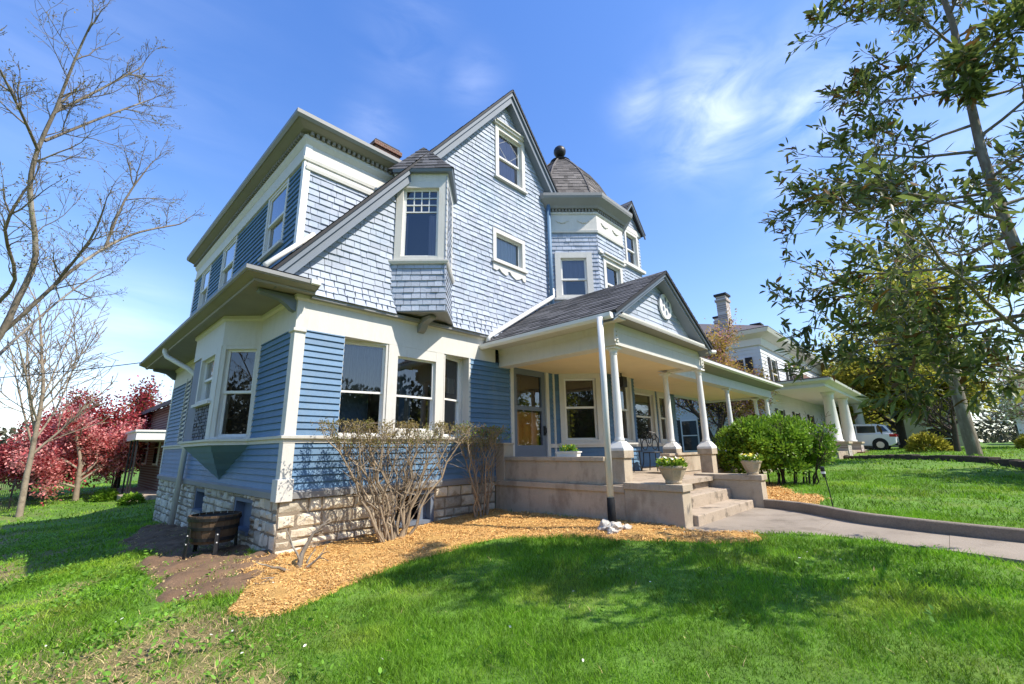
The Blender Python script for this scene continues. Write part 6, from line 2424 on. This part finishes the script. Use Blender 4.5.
def wob_in(x, y, poly, e):
    return inpoly(x + e * vnoise(x, y, 2.1, 7) + e * .6 * vnoise(x, y, 6, 17), y + e * vnoise(x, y, 2.3, 8) + e * .6 * vnoise(x, y, 6.5, 18), poly)


def groundz(x, y):
    z = np.concatenate([H(x[i:i + 20000], y[i:i + 20000]) for i in range(0, len(x), 20000)]) if len(x) else np.zeros(0)
    return z + 0.03 * vnoise(x, y, 0.9, 3) + 0.012 * vnoise(x, y, 3.1, 4)


def blades(rng, x, y, h, w, lean=.75):
    n = len(x)
    z = groundz(x, y)
    a = rng.uniform(0, 2 * np.pi, n)
    side = np.stack([np.cos(a), np.sin(a), np.zeros(n)], 1)
    b_ = rng.uniform(0, 2 * np.pi, n)
    ln = np.stack([np.cos(b_), np.sin(b_), np.zeros(n)], 1) * (h * lean * rng.uniform(.2, 1.6, n))[:, None]
    base = np.stack([x, y, z - .005], 1)
    up = np.array([0, 0, 1.0])[None] * h[:, None]
    m_ = base + up * .55 + ln * .35
    t = base + up * 1.0 + ln
    W2 = (w * .5)[:, None]
    V = np.stack([base - side * W2, base + side * W2, m_ + side * W2 * .8, m_ - side * W2 * .8, t + side * W2 * .1, t - side * W2 * .1], 1).reshape(-1, 3)
    i = np.arange(n)[:, None] * 6
    Fq = np.concatenate([i + np.array([0, 1, 2, 3]), i + np.array([3, 2, 4, 5])], 1).reshape(-1, 4)
    return V, Fq


def build_grass():
    rng = np.random.default_rng(4)
    VV, FF, TT, off = [], [], [], 0
    for (n, r0, r1, h0, h1, w0) in ((190000, 1.4, 5.0, .025, .075, .0045), (220000, 5.0, 9.5, .03, .085, .007), (120000, 9.5, 18, .04, .10, .013), (90000, 18, 42, .05, .11, .03)):
        x, y = scatter(rng, n, r0, r1)
        keep = ~(inpoly(x, y, HOUSE_POLY) | inpoly(x, y, PATH_POLY) | wob_in(x, y, MULCH_POLY, .05) | wob_in(x, y, MULCH2_POLY, .05) | (wob_in(x, y, DIRT_POLY, .2) & (rng.random(n) > .12)))
        # kerb strip stays clear
        kx = np.abs(x - np.interp(y, [-14, -8.5, -7.2, -6.7, -6.15, -5.6, -4.98, -4.45, -4.1], [5.56, 5.50, 5.52, 5.56, 5.69, 5.94, 6.53, 6.93, 7.08])) < .09
        keep &= ~(kx & (y < -4.1) & (y > -14))
        keep &= rng.random(n) > thin(x, y) * .85
        cl = .72 + .45 * vnoise(x, y, 1.7, 41) + .3 * vnoise(x, y, 5.5, 42)
        keep &= rng.random(n) < np.clip(cl + .35, .25, 1)
        x, y, cl = x[keep], y[keep], cl[keep]
        m_ = len(x)
        h = rng.uniform(h0, h1, m_) * np.clip(cl, .45, 1.35) * (1 - .45 * thin(x, y))
        V, Fq = blades(rng, x, y, h, w0 * rng.uniform(.7, 1.3, m_))
        t = np.clip(.5 + .35 * vnoise(x, y, 2.2, 51) + rng.normal(0, .27, m_), 0, 1)
        VV.append(V)
        FF.append(Fq + off)
        TT.append(np.repeat(t, 2))
        off += len(V)
    o = np_mesh('lawn_grass', np.concatenate(VV), np.concatenate(FF), 'grass', np.concatenate(TT))
    tag(o, 'bright green uneven spring lawn grass', 'grass', kind='stuff')
    # dry straw and thatch in the worn part
    x, y = scatter(rng, 210000, 1.6, 10)
    k = (rng.random(len(x)) < np.clip(thin(x, y) * 1.3 + .008, 0, 1)) & ~inpoly(x, y, HOUSE_POLY) & ~inpoly(x, y, PATH_POLY)
    x, y = x[k], y[k]
    V, Fq = blades(rng, x, y, rng.uniform(.012, .045, len(x)), rng.uniform(.003, .007, len(x)), 2.2)
    o = np_mesh('dry_grass', V, Fq, 'straw', np.repeat(rng.random(len(x)), 2))
    tag(o, 'dry straw coloured thatch in the worn patches of the left lawn', 'grass', kind='stuff')
    # broad-leaved weeds
    x, y = scatter(rng, 8500, 2.0, 16)
    d = thin(x, y) > -1
    lush = np.clip((-.1 - x - .1 * (y + 3)) / 1.5, 0, 1) * np.clip(.7 + 1.2 * vnoise(x, y, .9, 61), 0, 1)
    k = (rng.random(len(x)) < lush + .02) & ~inpoly(x, y, HOUSE_POLY) & ~inpoly(x, y, PATH_POLY) & ~wob_in(x, y, MULCH_POLY, .05) & ~(wob_in(x, y, DIRT_POLY, .2) & (rng.random(len(x)) > .15))
    x, y = x[k], y[k]
    per = 9
    px, py = np.repeat(x, per), np.repeat(y, per)
    a = rng.uniform(0, 6.28, len(px))
    px, py = px + .05 * np.cos(a), py + .05 * np.sin(a)
    pos = np.stack([px, py, groundz(px, py) + rng.uniform(.01, .09, len(px))], 1)
    dr = np.stack([np.cos(a), np.sin(a), rng.uniform(.1, .8, len(a))], 1)
    o = leaves('weeds', pos, dr, .045, .024, 'weed', None, 6)
    tag(o, 'broad leaved weeds and clover among the left grass', 'weeds', kind='stuff')


build_grass()


def build_chips():
    rng = np.random.default_rng(12)
    VV, FF, TT, off = [], [], [], 0
    for poly, n, s in ((MULCH_POLY, 95000, .72), (MULCH2_POLY, 16000, 1.1)):
        xs, ys = [p[0] for p in poly], [p[1] for p in poly]
        x, y = rng.uniform(min(xs) - .2, max(xs) + .2, n), rng.uniform(min(ys) - .2, max(ys) + .2, n)
        k = wob_in(x, y, poly, .08) | (wob_in(x + .05, y + .09, poly, .08) & (rng.random(n) < .3))
        x, y = x[k], y[k]
        m_ = len(x)
        z = groundz(x, y) + .025 + rng.uniform(.0, .022, m_)
        a = rng.uniform(0, 6.28, m_)
        tl = rng.normal(0, .35, m_)
        L_ = rng.uniform(.008, .026, m_) * s
        Wd = rng.uniform(.0035, .008, m_) * s
        u = np.stack([np.cos(a), np.sin(a), tl], 1)
        v = np.stack([-np.sin(a), np.cos(a), rng.normal(0, .4, m_)], 1)
        c = np.stack([x, y, z], 1)
        V = np.stack([c - u * L_[:, None] - v * Wd[:, None], c + u * L_[:, None] - v * Wd[:, None] * .7, c + u * L_[:, None] + v * Wd[:, None], c - u * L_[:, None] + v * Wd[:, None] * .8], 1).reshape(-1, 3)
        Fq = np.arange(m_)[:, None] * 4 + np.arange(4)[None]
        VV.append(V)
        FF.append(Fq + off)
        TT.append(rng.random(m_))
        off += len(V)
    o = np_mesh('wood_chips', np.concatenate(VV), np.concatenate(FF), 'chip', np.concatenate(TT))
    tag(o, 'loose golden wood chips spread over the mulch beds', 'mulch', kind='stuff')
    # leaf litter and crumbs on the bare soil
    xs, ys = [p[0] for p in DIRT_POLY], [p[1] for p in DIRT_POLY]
    x, y = rng.uniform(min(xs), max(xs), 6000), rng.uniform(min(ys), max(ys), 6000)
    k = wob_in(x, y, DIRT_POLY, .2)
    x, y = x[k], y[k]
    pos = np.stack([x, y, groundz(x, y) + .03], 1)
    o = leaves('leaf_litter', pos, rng.normal(0, 1, (len(x), 3)) * np.array([1, 1, .15]), .026, .014, 'straw', None, 8)
    tag(o, 'dry leaves and crumbs scattered on the bare soil by the foundation', 'litter', kind='stuff')


build_chips()

rng = np.random.default_rng(31)
x, y = scatter(rng, 900, 1.8, 7)
k = (rng.random(len(x)) < np.clip((x - .6) * .2 * (vnoise(x, y, 1.2, 71) - .2), 0, .3)) & ~inpoly(x, y, HOUSE_POLY) & ~inpoly(x, y, PATH_POLY)
x, y = x[k], y[k]
pos = np.stack([x, y, groundz(x, y) + .05], 1)
o = leaves('fallen_petals', pos, rng.normal(0, 1, (len(x), 3)) * np.array([1, 1, .2]), .03, .016, 'palepetal', None, 12)
tag(o, 'white petals and dry leaves fallen on the right foreground grass', 'petals', kind='stuff')
